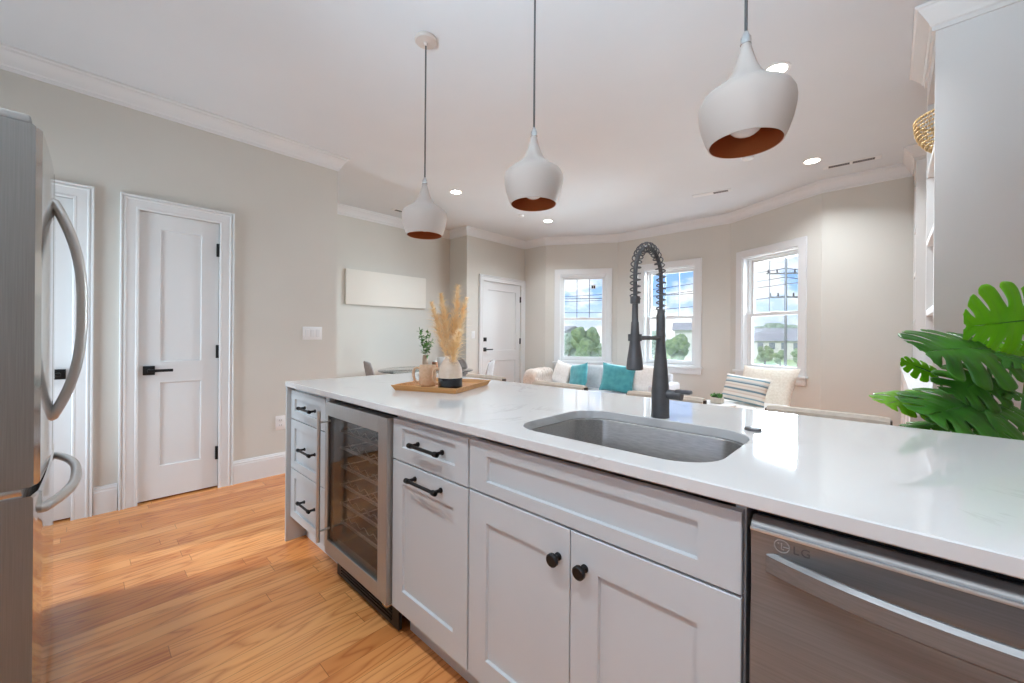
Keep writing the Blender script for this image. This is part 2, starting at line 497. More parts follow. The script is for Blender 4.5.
# ================================================================== room shell
H = 2.835
PATH = [(-3.78, -.92), (-3.78, 1.63), (-5.12, 1.63), (-5.12, 4.0), (-4.70, 4.0), (-4.70, 5.33), (-4.23, 5.33), (-3.225, 5.93),
        (-1.555, 5.93), (-.53, 5.33), (.56, 5.33), (.56, 2.92), (2.6, 2.92), (2.6, -.92)]
def offset(path, d, closed=True):
    "positive d: into the room (right of travel)"
    n = len(path); out = []
    def nrm(a, b):
        t = Vector((b[0] - a[0], b[1] - a[1])).normalized()
        return Vector((t.y, -t.x))
    for i, p in enumerate(path):
        p = Vector(p)
        if closed or 0 < i < n - 1:
            n1 = nrm(path[i - 1], path[i]); n2 = nrm(path[i], path[(i + 1) % n])
            b = (n1 + n2)
            out.append(p + b * (d / (1 + n1.dot(n2))))
        else:
            nn = nrm(path[0], path[1]) if i == 0 else nrm(path[-2], path[-1])
            out.append(p + nn * d)
    return out
TH = .16
OUTP = offset(PATH, -TH)
MB().prism(OUTP, -.1, 0).build('floor', 'floor', smooth=0)
struct(bpy.data.objects['floor'])
struct(MB().prism(OUTP, H, H + .1).build('ceiling', 'ceil', smooth=0))
def wall(name, i, holes=()):
    "holes: (s0, s1, z0, z1, recess or None)"
    a, b = Vector(PATH[i]), Vector(PATH[(i + 1) % len(PATH)])
    ao_, bo_ = Vector(OUTP[i]), Vector(OUTP[(i + 1) % len(PATH)])
    t = (b - a).normalized(); nrm = Vector((t.y, -t.x)); L = (b - a).length
    inn = lambda s_: a + t * s_
    def out(s_, d=TH):
        if s_ <= 0: return ao_
        if s_ >= L: return bo_
        return a + t * s_ - nrm * d
    mb = MB()
    def piece(s0, s1, z0, z1, d0=0.0):
        if d0 == 0: q = [inn(s0), inn(s1), out(s1), out(s0)]
        else: q = [inn(s0) - nrm * d0, inn(s1) - nrm * d0, out(s1), out(s0)]
        mb.prism(q, z0, z1)
    cur = 0
    for s0, s1, z0, z1, rec in sorted(holes):
        piece(cur, s0, 0, H)
        if z0 > 0: piece(s0, s1, 0, z0)
        piece(s0, s1, z1, H)
        if rec: piece(s0, s1, z0, z1, rec)
        cur = s1
    piece(cur, L, 0, H)
    return struct(mb.build(name, 'wall', smooth=0))
Y0 = PATH[0][1]
# doors on the left wall: s measured from Y0
D1 = (-.80 - Y0, -.04 - Y0); D2 = (.262 - Y0, .726 - Y0)
WIN_W, WZ0, WZ1 = .76, .77, 2.215
def winhole(L, off=0): return (L / 2 - WIN_W / 2 + off, L / 2 + WIN_W / 2 + off, WZ0, WZ1, None)
Lb = math.hypot(1.005, .6); Lc = 1.67; Ld = math.hypot(1.025, .6)
wall('wall_left', 0, [(D1[0], D1[1], 0, 2.04, .07), (D2[0], D2[1], 0, 2.04, .07)])
wall('wall_dining_return', 1)
wall('wall_dining', 2)
wall('wall_alcove', 3)
wall('wall_entry', 4, [(.335, 1.235, 0, 2.065, .07)])
wall('wall_entry_return', 5)
wall('wall_bay_left', 6, [winhole(Lb, .035)])
wall('wall_bay_center', 7, [winhole(Lc, .0)])
wall('wall_bay_right', 8, [winhole(Ld, -.025)])
wall('wall_living', 9)
wall('wall_bookcase', 10)
wall('wall_nook', 11)
wall('wall_right', 12)
KW = (2.6 + .2 - 1.25, 2.6 + .2 + 1.25, 1.02, 2.22, None)  # opening of the added window, lets the rear fill in
HW = (2.6 + 2.85, 2.6 + 3.6, .12, 2.05, None)  # opening of the added glazed door, lets the left fill in
wall('wall_back', 13, [KW, HW])
# crown moulding
CP = [(0, H - .118), (.012, H - .118), (.014, H - .098), (.022, H - .092), (.030, H - .070), (.048, H - .040), (.062, H - .028), (.066, H - .016), (.078, H - .012), (.080, H)]
offs = [offset(PATH, d) for d, z in CP]
mb = MB()
for i in range(len(PATH)):
    j = (i + 1) % len(PATH)
    mb.rings([[Vector((offs[k][i].x, offs[k][i].y, CP[k][1])) for k in range(len(CP))],
              [Vector((offs[k][j].x, offs[k][j].y, CP[k][1])) for k in range(len(CP))]], False, False, closed=False)
bmesh.ops.remove_doubles(mb.bm, verts=mb.bm.verts[:], dist=1e-5)
struct(mb.build('trim_1', 'trim', smooth=20))
# baseboards
BP = [(0, 0), (.016, 0), (.016, .145), (.013, .15), (.013, .162), (.008, .168), (.006, .178), (0, .18)]
def baseboard(name, i, spans):
    a, b = Vector(PATH[i]), Vector(PATH[(i + 1) % len(PATH)])
    t = (b - a).normalized(); nrm = Vector((t.y, -t.x)); L = (b - a).length
    mb = MB()
    for s0, s1 in spans:
        s1 = min(s1, L)
        mb.rings([[Vector((*(a + t * s_ + nrm * d), z)) for d, z in BP] for s_ in (s0, s1)], True, True)
    return struct(mb.build(name, 'trim', smooth=20))
CW = .095
baseboard('baseboard_left', 0, [(0, D1[0] - CW), (D1[1] + CW, D2[0] - CW), (D2[1] + CW, 9)])
baseboard('baseboard_dining', 2, [(0, 9)])
baseboard('baseboard_alcove', 3, [(0, 9)])
baseboard('baseboard_entry', 4, [(0, .335 - CW), (1.235 + CW, 9)])
baseboard('baseboard_bay_left', 6, [(0, 9)])
baseboard('baseboard_bay_center', 7, [(0, 9)])
baseboard('baseboard_bay_right', 8, [(0, 9)])
baseboard('baseboard_living', 9, [(0, .6)])

def segframe(i, s):
    a, b = Vector(PATH[i]), Vector(PATH[(i + 1) % len(PATH)])
    t = (b - a).normalized(); p = a + t * s
    return (p.x, p.y, 0), math.atan2(t.y, t.x)
CASP = [(0, 0), (0, -.012), (.006, -.016), (.014, -.016), (.018, -.013), (.062, -.018), (.068, -.024), (.074, -.024), (.078, -.019), (.083, -.019), (.086, -.028), (.092, -.028), (CW, -.024), (CW, 0)]
def casing_mesh(mb, x0, x1, z1, prof=CASP, z0=0.0):
    "profile swept up one side, across the head and down the other"
    rs = []
    for d_side in range(4):
        r = []
        for w_, y in prof:
            p = [(x0 - w_, y, z0), (x0 - w_, y, z1 + w_), (x1 + w_, y, z1 + w_), (x1 + w_, y, z0)][d_side]
            r.append(Vector(p))
        rs.append(r)
    mb.rings(rs, True, True)
def door(name, i, s0, s1, h, hinge_right, panels, hz, lever, dead=None, label=None, matn='trim'):
    loc, rz = segframe(i, (s0 + s1) / 2)
    w = s1 - s0
    d = thing(name, label, 'door', loc, rz, kind='structure')
    mb = MB(); casing_mesh(mb, -w / 2 + .004, w / 2 - .004, h - .004)
    mb.build('door_casing', 'trim', d, smooth=15)
    g = .004
    mb = MB().panel(-w / 2 + g, w / 2 - g, .012, h - g, .012, .045, panels, depth=.012, slope=.003)
    mb.build('door_leaf', matn, d, smooth=20)
    sx = 1 if hinge_right else -1
    for z in hz:
        q = MB().box(sx * (w / 2 - .012) - .009, sx * (w / 2 - .012) + .009, -.004, .0125, z - .05, z + .05, .002)
        q.cyl((sx * (w / 2 - .004), -.003, z - .05), (sx * (w / 2 - .004), -.003, z + .05), .006, n=10)
        q.build('hinge', 'black', d)
    lx = -sx * (w / 2 - .06)
    q = MB().box(lx - .032, lx + .032, .004, .013, lever - .032, lever + .032, .003)
    q.cyl((lx, .006, lever), (lx, -.045, lever), .011)
    q.box(min(lx - sx * .012, lx + sx * .125), max(lx - sx * .012, lx + sx * .125), -.052, -.040, lever - .010, lever + .010, .003)
    q.build('door_handle', 'black', d)
    if dead:
        q = MB().box(lx - .032, lx + .032, .002, .013, dead - .032, dead + .032, .003)
        q.cyl((lx, .004, dead), (lx, -.012, dead), .018)
        q.box(lx - .005, lx + .005, -.026, -.010, dead - .018, dead + .018, .002)
        q.build('deadbolt', 'black', d)
    return d
wd = D2[1] - D2[0]
door('door_2', 0, D2[0], D2[1], 2.04, True, [(-wd / 2 + .118, wd / 2 - .11, .24, .835), (-wd / 2 + .118, wd / 2 - .11, .985, 1.925)], (.27, 1.05, 1.83), .925,
     label='narrow white two panel closet door with black lever')
door('door_1', 0, D1[0], D1[1], 2.04, False, [(-.25, .25, .24, .835), (-.25, .25, .985, 1.925)], (.27, 1.05, 1.83), .925,
     label='white door half hidden behind the refrigerator')
door('door_3', 4, .335, 1.235, 2.065, True, [(-.33, .33, .22, .78), (-.33, .33, .95, 1.93)], (.27, 1.10, 1.82), .97, 1.13,
     label='white two panel entry door with deadbolt and black lever')
# windows
def window(name, i, s, label):
    loc, rz = segframe(i, s)
    W = thing(name, label, 'window', loc, rz, kind='structure')
    w2 = WIN_W / 2
    mb = MB()
    cw = .092
    prof = [(0, 0), (0, -.016), (.004, -.02), (cw - .004, -.02), (cw, -.016), (cw, 0)]
    casing_mesh(mb, -w2 + .004, w2 - .004, WZ1 - .004, prof, WZ0 - .002)
    mb.build('window_casing', 'trim', W, smooth=15)
    MB().box(-w2 - cw - .02, w2 + cw + .02, -.045, .0, WZ0 - .028, WZ0 + .0, .005).box(-w2 + .001, w2 - .001, -.01, .085, WZ0 - .0, WZ0 + .014, .002).build('window_sill', 'trim', W)
    MB().box(-w2 - cw + .004, w2 + cw - .004, -.02, 0, WZ0 - .108, WZ0 - .028, .003).build('apron', 'trim', W)
    mb = MB()
    j = .016
    for sx in (-1, 1):
        mb.box(min(sx * w2, sx * (w2 - j)), max(sx * w2, sx * (w2 - j)), 0, TH - .005, WZ0 + .014, WZ1)
    mb.box(-w2 + j, w2 - j, 0, TH - .005, WZ1 - j, WZ1)
    mb.box(-w2 + j, w2 - j, .085, TH - .005, WZ0 + .0, WZ0 + .03)
    # vinyl master frame step
    for sx in (-1, 1):
        a, b = sorted((sx * (w2 - j), sx * (w2 - j - .018)))
        mb.box(a, b, .07, TH - .01, WZ0 + .03, WZ1 - j)
    mb.box(-w2 + j, w2 - j, .07, TH - .01, WZ1 - j - .018, WZ1 - j)
    mb.build('window_frame', 'white', W, smooth=20)
    zi0, zi1 = WZ0 + .03, WZ1 - j - .018
    xi = w2 - j - .018
    zm = 1.48
    def sash(nm, z0, z1, y0, y1, st, rb, rt):
        q = MB()
        q.box(-xi, -xi + st, y0, y1, z0, z1, .003); q.box(xi - st, xi, y0, y1, z0, z1, .003)
        q.box(-xi + st, xi - st, y0, y1, z0, z0 + rb, .003); q.box(-xi + st, xi - st, y0, y1, z1 - rt, z1, .003)
        f = q.build(nm, 'white', W, smooth=20)
        gx, gz0, gz1 = xi - st, z0 + rb, z1 - rt
        ym = (y0 + y1) / 2
        MB().box(-gx, gx, ym - .003, ym + .003, gz0, gz1).build('pane', 'pane', f, smooth=0)
        return f, gx, gz0, gz1, ym
    f, gx, a, b, ym = sash('upper_sash', zm - .02, zi1, .112, .142, .036, .045, .036)
    q = MB()
    for k in (-1, 1): q.box(k * gx / 3 - .0055, k * gx / 3 + .0055, ym + .004, ym + .010, a, b)
    zc = (a + b) / 2
    q.box(-gx, gx, ym + .0035, ym + .0095, zc - .0055, zc + .0055)
    q.build('grille', M['grille'], f, smooth=0)
    f, gx, a, b, ym = sash('lower_sash', zi0, zm + .02, .076, .106, .038, .052, .04)
    q = MB().box(-.05, .05, .066, .09, zm + .02, zm + .032, .003)
    q.build('sash_lock', 'white', f)
    MB().box(-xi, xi, .1455, .147, zi0, zm + .01).build('insect_screen', 'screen', W, smooth=0)
    return W
M['grille'] = mat('backlit_grille', (120, 126, 138), .5)  # white bars in a darker grey, their backlit shade put into the colour
w1 = window('window_1', 6, Lb / 2 + .035, 'left bay window behind the sofa')
window('window_2', 7, Lc / 2, 'middle bay window behind the faucet')
window('window_3', 8, Ld / 2 - .025, 'right bay window behind the armchair')
q = MB().box(.13, .205, .1225, .1235, 1.985, 2.06)
q.build('glass_sticker', 'white', w1, smooth=0)
q = MB().box(.14, .163, .1215, .1226, 1.995, 2.04).box(.172, .195, .1215, .1226, 1.995, 2.04).build('sticker_mark', 'blackp', w1, smooth=0)
# added unseen window behind the camera, made to let the fill lamp in
loc, rz = segframe(13, 2.8)
kw = thing('added_window', 'added unseen wide window behind the viewpoint, opening for fill light', 'window', loc, rz, kind='structure')
q = MB(); casing_mesh(q, -1.246, 1.246, 2.216, [(0, 0), (0, -.018), (.09, -.018), (.09, 0)], 1.02); q.build('window_casing', 'trim', kw, smooth=15)
q = MB()
for x in (-1.25, -.42, .38, 1.21): q.box(x, x + .04, .04, .09, 1.02, 2.22)
q.box(-1.25, 1.25, .04, .09, 1.02, 1.06).box(-1.25, 1.25, .04, .09, 2.18, 2.22); q.build('window_frame', 'white', kw, smooth=0)
MB().box(-1.21, 1.21, .062, .068, 1.06, 2.18).build('pane', 'pane', kw, smooth=0)

loc, rz = segframe(13, 2.6 + 3.225)  # added glazed door out of view, made for the left fill lamp
kd = thing('added_door', 'added unseen glazed door left of the refrigerator, opening for fill light', 'door', loc, rz, kind='structure')
q = MB(); casing_mesh(q, -.371, .371, 2.046, [(0, 0), (0, -.018), (.09, -.018), (.09, 0)]); q.build('door_casing', 'trim', kd, smooth=15)
q = MB().box(-.375, -.30, .04, .085, .12, 2.05).box(.30, .375, .04, .085, .12, 2.05).box(-.30, .30, .04, .085, .12, .24).box(-.30, .30, .04, .085, 1.97, 2.05); q.build('door_leaf', 'white', kd, smooth=0)
MB().box(-.30, .30, .06, .066, .24, 1.97).build('pane', 'pane', kd, smooth=0)

# ================================================================== island
FACE, BACK = .825, 1.435
CT, CB = .915, .887
XL, XR = -2.535, .50
def bar_pull(parent, xc, z, length, y=FACE):
    h = length / 2
    q = MB()
    q.cyl((xc - h, y - .034, z), (xc + h, y - .034, z), .0058, n=12)
    for sx in (-1, 1):
        q.cyl((xc + sx * (h - .014), y, z), (xc + sx * (h - .014), y - .034, z), .006, n=12)
        q.cyl((xc + sx * (h - .014), y - .001, z), (xc + sx * (h - .014), y - .006, z), .009, n=12)
        q.cyl((xc + sx * (h - .020), y - .034, z), (xc + sx * h, y - .034, z), .0085, n=12)
        for k in range(3):
            xx = xc + sx * (h - .005 - .005 * k)
            q.cyl((xx - .0012, y - .034, z), (xx + .0012, y - .034, z), .0093, n=12)
    q.build('bar_pull', 'black', parent, world=True)
def knob(parent, xc, z, y=FACE):
    q = MB()
    prof = [(.010, 0), (.010, .003), (.0055, .006), (.0055, .015), (.013, .019), (.0165, .022), (.0165, .030), (.013, .033), (.004, .033)]
    rs = [[Vector((xc + r * math.cos(2 * PI * k / 24), y - d, z + r * math.sin(2 * PI * k / 24))) for k in range(24)] for r, d in prof]
    q.rings(rs); q.build('knob', 'black', parent, world=True)
def carcass(t, x0, x1, z0=.125):
    MB().box(x0, x1, FACE + .021, BACK, z0, CB - .001).box(x0, x1, FACE + .085, BACK, 0, z0).build('carcass', 'cab', t, world=True, smooth=0)
# waterfall style end panels
RAIL = .058
# three drawer unit
X0, X1 = -2.514, -1.992
t = thing('drawer_cabinet', 'grey three drawer base cabinet at the left end of the island', 'cabinet', ((X0 + X1) / 2, 1.1, 0))
carcass(t, X0, X1)
MB().box(XL + .004, XL + .020, .803, BACK, 0, CB - .0005, .001).build('end_panel', 'panel', t, world=True)['label'] = 'darker grey end panel down to the floor'
MB().box(-2.030, X1, FACE + .002, FACE + .021, .14, CB - .004).build('face_stile', 'cab', t, world=True, smooth=0)
for z0, z1 in ((.706, .866), (.424, .701), (.14, .419)):
    d = MB().panel(-2.512, -2.034, z0, z1, FACE, .02, [(-2.512 + RAIL, -2.034 - RAIL, z0 + .045, z1 - .045)]).build('drawer', 'cab', t, world=True, smooth=20)
    bar_pull(d, -2.225, (z0 + z1) / 2 + .005, .165)
# drawer over door unit
X0, X1 = -1.402, -.955
t = thing('door_cabinet', 'grey base cabinet of one drawer over one tall pull out door', 'cabinet', ((X0 + X1) / 2, 1.1, 0))
carcass(t, X0, X1)
d = MB().panel(X0 + .003, X1 - .003, .712, .866, FACE, .02, [(X0 + .066, X1 - .066, .712 + .052, .866 - .032)]).build('drawer', 'cab', t, world=True, smooth=20)
bar_pull(d, -1.156, .796, .17)
d = MB().panel(X0 + .003, X1 - .003, .14, .706, FACE, .02, [(X0 + .072, X1 - .072, .225, .628)]).build('door', 'cab', t, world=True, smooth=20)
bar_pull(d, -1.168, .668, .18)
# sink base
X0, X1 = -.953, -.192
t = thing('sink_cabinet', 'wide grey sink base cabinet with a false front and two knobbed doors', 'cabinet', ((X0 + X1) / 2, 1.1, 0))
MB().box(X0, X1, FACE + .021, BACK, .125, .60).box(X0, X1, FACE + .085, BACK, 0, .125).box(X0, X1, BACK - .02, BACK, .60, CB - .001) \
    .box(X0, X0 + .018, FACE + .021, BACK - .02, .6, CB - .001).box(X1 - .018, X1, FACE + .021, BACK - .02, .6, CB - .001).build('carcass', 'cab', t, world=True, smooth=0)
MB().panel(X0 + .003, X1 - .003, .714, .866, FACE, .02, [(X0 + .08, X1 - .08, .75, .826)]).build('false_front', 'cab', t, world=True, smooth=20)
xm = -.5715
for a, b, kx in ((X0 + .003, xm - .0015, -.607), (xm + .0015, X1 - .003, -.529)):
    d = MB().panel(a, b, .14, .708, FACE, .02, [(a + .077, b - .077, .217, .627)]).build('door', 'cab', t, world=True, smooth=20)
    knob(d, kx, .631)
# countertop with sink cut-out
def rrect(x0, x1, y0, y1, r, n=10):
    pts = []
    for cx_, cy_, a0 in ((x1 - r, y1 - r, 0), (x0 + r, y1 - r, 90), (x0 + r, y0 + r, 180), (x1 - r, y0 + r, 270)):
        for k in range(n + 1):
            a = R(a0 + 90 * k / n)
            pts.append((cx_ + r * math.cos(a), cy_ + r * math.sin(a)))
    return pts
SK = (-.838, -.270, .885, 1.305)
def counter():
    mb = MB(); bm = mb.bm
    YF, YB = .80, 1.735
    ch = .0025
    def loop(pts, z): return [bm.verts.new((x, y, z)) for x, y in pts]
    def rect(d): return [(XL + d, YF + d), (XR - d, YF + d), (XR - d, YB - d), (XL + d, YB - d)]
    hole = rrect(*SK, .105); holeb = rrect(SK[0] - ch, SK[1] + ch, SK[2] - ch, SK[3] + ch, .105 + ch)
    o = [loop(rect(ch), CB), loop(rect(0), CB + ch), loop(rect(0), CT - ch), loop(rect(ch), CT)]
    h = [loop(hole, CB), loop(hole, CT - ch), loop(holeb, CT)]
    def strip(a, b):
        n = len(a)
        for i in range(n): bm.faces.new((a[i], a[(i + 1) % n], b[(i + 1) % n], b[i]))
    for a, b in zip(o, o[1:]): strip(a, b)
    for a, b in zip(h, h[1:]): strip(a, b)
    for lo, li in ((o[0], h[0]), (o[-1], h[-1])):
        es = []
        for L_ in (lo, li):
            for i in range(len(L_)):
                e_ = bm.edges.get((L_[i], L_[(i + 1) % len(L_)]))
                es.append(e_)
        bmesh.ops.triangle_fill(bm, use_beauty=True, use_dissolve=False, edges=es)
    return mb
t = counter().build('countertop', 'quartz', smooth=25, loc=(-1, 1.27, CB))
tag(t, 'white quartz island countertop with faint grey veins', 'countertop')
# sink
def sink():
    mb = MB()
    def rr(d, z, r): return [Vector((x, y, z)) for x, y in rrect(SK[0] + d, SK[1] - d, SK[2] + d, SK[3] - d, r)]
    rs = [rr(-.02, CB - .0015, .12), rr(.004, CB - .0015, .10), rr(.006, CB - .004, .10), rr(.008, CB - .14, .098), rr(.013, CB - .165, .092), rr(.028, CB - .183, .08), rr(.05, CB - .188, .06)]
    mb.rings(rs, False, True)
    rs2 = [rr(-.02, CB - .0030, .12), rr(.004, CB - .2, .10)]
    mb.rings([rs[0], rs2[0], rr(-.004, CB - .0035, .11), rr(-.002, CB - .16, .1), rr(.02, CB - .192, .09)], False, True)
    return mb
t = thing('sink', 'undermount stainless steel sink bowl set in the counter', 'sink', (-.554, 1.095, CB - .19))
sink().build('bowl', 'sinksteel', t, world=True, smooth=40)
MB().lathe([(.045, 0), (.045, .003), (.036, .004), (.034, -.001), (.0, -.001)], c=(-.554, 1.095, CB - .1875), cap0=False, cap1=False).build('drain', 'chrome', t, world=True)
# faucet
fx, fy = -.566, 1.341
t = thing('kitchen_faucet', 'dark gunmetal spring neck kitchen faucet with pull down spray head', 'faucet', (fx, fy, CT))
MB().lathe([(.030, 0), (.030, .004), (.0295, .012), (.0285, .09), (.023, .16), (.0155, .245), (.0145, .262), (.0145, .345), (.012, .352), (.012, .362)], 28).build('body', 'gun', t)
zt = .357
Rr = .095
zc_ = .464
arc = [(0, 0, zt), (0, 0, .40), (0, 0, .44)] + [(0, -Rr + Rr * math.cos(R(a)), zc_ + Rr * math.sin(R(a))) for a in range(0, 181, 10)] + [(0, -2 * Rr, .44), (0, -2 * Rr, .40), (0, -2 * Rr, .385)]
# resample for the coil
def resample(pts, n):
    pts = [Vector(p) for p in pts]
    d = [0]
    for a, b in zip(pts, pts[1:]): d.append(d[-1] + (b - a).length)
    out = []; k = 0
    for i in range(n + 1):
        s_ = d[-1] * i / n
        while k < len(pts) - 2 and d[k + 1] < s_: k += 1
        f_ = (s_ - d[k]) / max(1e-9, d[k + 1] - d[k])
        out.append(pts[k].lerp(pts[k + 1], min(1, max(0, f_))))
    return out, d[-1]
MB().tube(arc, .0068, 12).build('hose', 'gun', t)
turns = 25
pts, Ltot = resample(arc, turns * 14)
coil = []
u0 = Vector((1, 0, 0))
for i, p in enumerate(pts):
    a = pts[max(0, i - 1)]; b = pts[min(len(pts) - 1, i + 1)]
    tt = (b - a).normalized(); w = tt.cross(u0).normalized()
    ph = 2 * PI * i / 14
    coil.append(p + (u0 * math.cos(ph) + w * math.sin(ph)) * .0150)
MB().tube(coil, .0022, 6).build('spring', 'gun', t, smooth=60)
yh = -2 * Rr
MB().lathe([(.0135, .372), (.0145, .374), (.0145, .392), (.0135, .394)], 24, (0, yh, 0)).build('spring_collar', 'gun', t)
MB().lathe([(.004, .17), (.021, .17), (.0245, .173), (.0245, .182), (.022, .205), (.0165, .245), (.0128, .285), (.0112, .315), (.0095, .318), (.0088, .372), (.004, .374)], 28, (0, yh, 0)).build('spray_head', 'gun', t)
q = MB().tube([(0, -.012, .268), (0, yh + .012, .268)], .0068, 12)
q.lathe([(.0130, .258), (.0205, .258), (.0205, .279), (.0130, .279)], 24, (0, yh, 0), False, False).lathe([(.013, .258), (.013, .279)], 24, (0, yh, 0), False, False)
q.build('holder_arm', 'gun', t)
q = MB().cyl((.012, 0, .080), (.070, 0, .080), .0165, .0155, 24)
q.build('valve_stub', 'gun', t)
q = MB().box(.052, .102, -.0135, .0135, .086, .099, .004).cyl((.058, 0, .080), (.072, 0, .080), .0165, n=20)
q.build('lever_handle', 'gun', t)
t = MB().lathe([(.001, .009), (.016, .009), (.0215, .007), (.0225, .003), (.0225, 0), (.001, 0)], 32).build('air_switch', 'gun', loc=None)
t.location = (-.291, 1.348, CT)
tag(t, 'small dark round air switch button on the counter right of the sink', 'button')

# wine cooler
X0, X1 = -1.986, -1.406
t = thing('wine_cooler', 'built in stainless framed wine cooler with dark glass door', 'wine cooler', ((X0 + X1) / 2, 1.1, 0))
YD = .805
q = MB()
w_ = .02
q.box(X0 + .004, X0 + .004 + w_, YD + .045, 1.40, .13, .872).box(X1 - .004 - w_, X1 - .004, YD + .045, 1.40, .13, .872)
q.box(X0 + .024, X1 - .024, YD + .045, 1.40, .13, .165).box(X0 + .024, X1 - .024, YD + .045, 1.40, .852, .872).box(X0 + .024, X1 - .024, 1.37, 1.40, .165, .852)
q.build('cabinet_body', 'blackp', t, world=True, smooth=0)
q = MB()
g0, g1, gz0, gz1 = X0 + .03, X1 - .072, .205, .800
zt_, zb_ = .864, .142
q.box(X0 + .004, g0, YD, YD + .042, zb_, zt_, .0015).box(g1, X1 - .004, YD, YD + .042, zb_, zt_, .0015)
q.box(g0, g1, YD, YD + .042, gz1, zt_, .0015).box(g0, g1, YD, YD + .042, zb_, gz0, .0015)
dr = q.build('door_frame', 'steelv', t, world=True, smooth=20)
MB().box(g0, g1, YD + .006, YD + .012, gz0, gz1).build('glass', 'coolglass', dr, world=True, smooth=0)
for a, b in ((g0, g0 + .045), (g1 - .012, g1)):
    MB().box(a, b, YD + .013, YD + .030, gz0, gz1).build('gasket', 'blackp', dr, world=True, smooth=0)
hx, hy = X0 + .055, YD - .052
q = MB().cyl((hx, hy, .222), (hx, hy, .828), .0085, n=16)
for z in (.272, .778): q.cyl((hx, hy, z), (hx, YD + .002, z), .005, n=12)
q.build('handle', 'handle', dr, world=True)
for k, z in enumerate((.275, .365, .455, .545, .635, .715)):
    q = MB().box(X0 + .03, X1 - .03, YD + .062, YD + .070, z - .006, z + .006, .001)
    pts_ = []
    for dep in (.10, .20, .30):
        q.tube([(X0 + .03 + (X1 - X0 - .06) * a / 48, YD + dep, z + .010 * math.cos(2 * PI * a / 8)) for a in range(49)], .0022, 6)
    for xx in (X0 + .035, X1 - .035): q.tube([(xx, YD + .066, z), (xx, YD + .5, z)], .003, 6)
    q.build('wire_shelf', 'shelf', t, world=True)
q = MB().box(X0 + .01, X1 - .01, YD + .06, YD + .075, .012, .13)
for k in range(6): q.box(X0 + .06, X1 - .06, YD + .054, YD + .06, .03 + k * .014, .036 + k * .014)
q.build('toe_grille', 'blackp', t, world=True, smooth=0)
MB().box(X1 - .04, X1 - .006, YD + .004, YD + .05, .130, .1405, .002).build('bottom_hinge', 'chrome', t, world=True)
# dishwasher
X0, X1 = -.182, .415
YD = .808
t = thing('dishwasher', 'stainless steel dishwasher with a bowed bar handle', 'dishwasher', ((X0 + X1) / 2, 1.1, 0))
MB().box(X0 + .006, X1 - .006, YD + .05, 1.40, .10, .874).box(X0 + .02, X1 - .02, YD + .07, 1.2, .0, .10).build('tub', 'blackp', t, world=True, smooth=0)
# door: profile in y-z swept along x; slightly dished below the top edge
prof = [(YD + .048, .862), (YD + .022, .868), (YD + .008, .862), (YD + .001, .853), (YD, .848), (YD + .002, .842), (YD + .004, .81), (YD + .006, .77), (YD + .006, .74), (YD + .003, .70), (YD, .66), (YD, .12), (YD + .048, .12)]
MB().rings([[Vector((x, y, z)) for y, z in prof] for x in (X0 + .005, X1 - .005)]).build('door_panel', 'steel', t, world=True, smooth=30)
MB().box(X0 + .004, X1 - .004, YD - .001, YD + .004, .8475, .8535, .0012).build('top_edge_strip', 'handle', t, world=True)
hp = []
for k in range(25):
    a = -1 + 2 * k / 24
    hp.append((X0 + .0285 + (X1 - X0 - .057) * k / 24, YD + .002 - .052 * (1 - abs(a) ** 2.2), 0))
rs = []
for x, y, _ in hp:
    zz = .797
    rs.append([Vector((x, y, zz + .013)), Vector((x, y + .006, zz + .019)), Vector((x, y + .013, zz + .018)), Vector((x, y + .013, zz - .016)), Vector((x, y + .004, zz - .018)), Vector((x, y, zz - .014))])
MB().rings(rs).build('bar_handle', 'steel', t, world=True, smooth=40)
# emblem and letters
ex, ez = -.131, .8335
ring = [Vector((ex + .0105 * math.cos(R(a)), YD + .0015, ez + .0105 * math.sin(R(a)))) for a in range(-8, 345, 8)]
q = MB().tube(ring, .0010, 6)
q.tube([(ex + .010, YD + .0015, ez - .0005), (ex + .002, YD + .0015, ez - .0005)], .0010, 6)
q.tube([(ex - .0005, YD + .0015, ez + .005), (ex - .0005, YD + .0015, ez - .005), (ex + .003, YD + .0015, ez - .005)], .0010, 6)
q.ball((ex - .005, YD + .0015, ez + .004), .0016, 1)
q.build('emblem', 'pot', t, world=True)
cu = bpy.data.curves.new('lettering', 'FONT'); cu.body = 'LG'; cu.size = .019; cu.extrude = .0006; cu.space_character = 1.15
to = bpy.data.objects.new('tmp_text', cu); C.objects.link(to)
bpy.context.view_layer.update()
me = bpy.data.meshes.new_from_object(to.evaluated_get(bpy.context.evaluated_depsgraph_get()))
bpy.data.objects.remove(to)
me.name = 'lettering'; me.materials.clear(); me.materials.append(M['gun'])
me.transform(Matrix.Translation(Vector((ex + .015, YD + .0022, ez - .0068)) - Vector(t.location)) @ Matrix.Rotation(R(90), 4, 'X'))
lo = bpy.data.objects.new('lettering', me); C.objects.link(lo); lo.parent = t
MB().box(X0 + .02, X1 - .02, YD + .062, YD + .069, .01, .10).build('toe_plate', 'blackp', t, world=True, smooth=0)
# right end panel & back panel
t = MB().box(.422, .492, .826, BACK, 0, CB - .0005, .001).build('end_filler', 'panel', loc=(.457, 1.1, 0))
tag(t, 'grey filler panel right of the dishwasher, under the counter end', 'cabinet panel')
t = MB().box(-2.514, .492, BACK + .001, BACK + .02, 0, CB - .0005).build('back_panel', 'cab', loc=(-1, BACK, 0))
tag(t, 'long grey panel on the seating side of the island', 'cabinet panel')

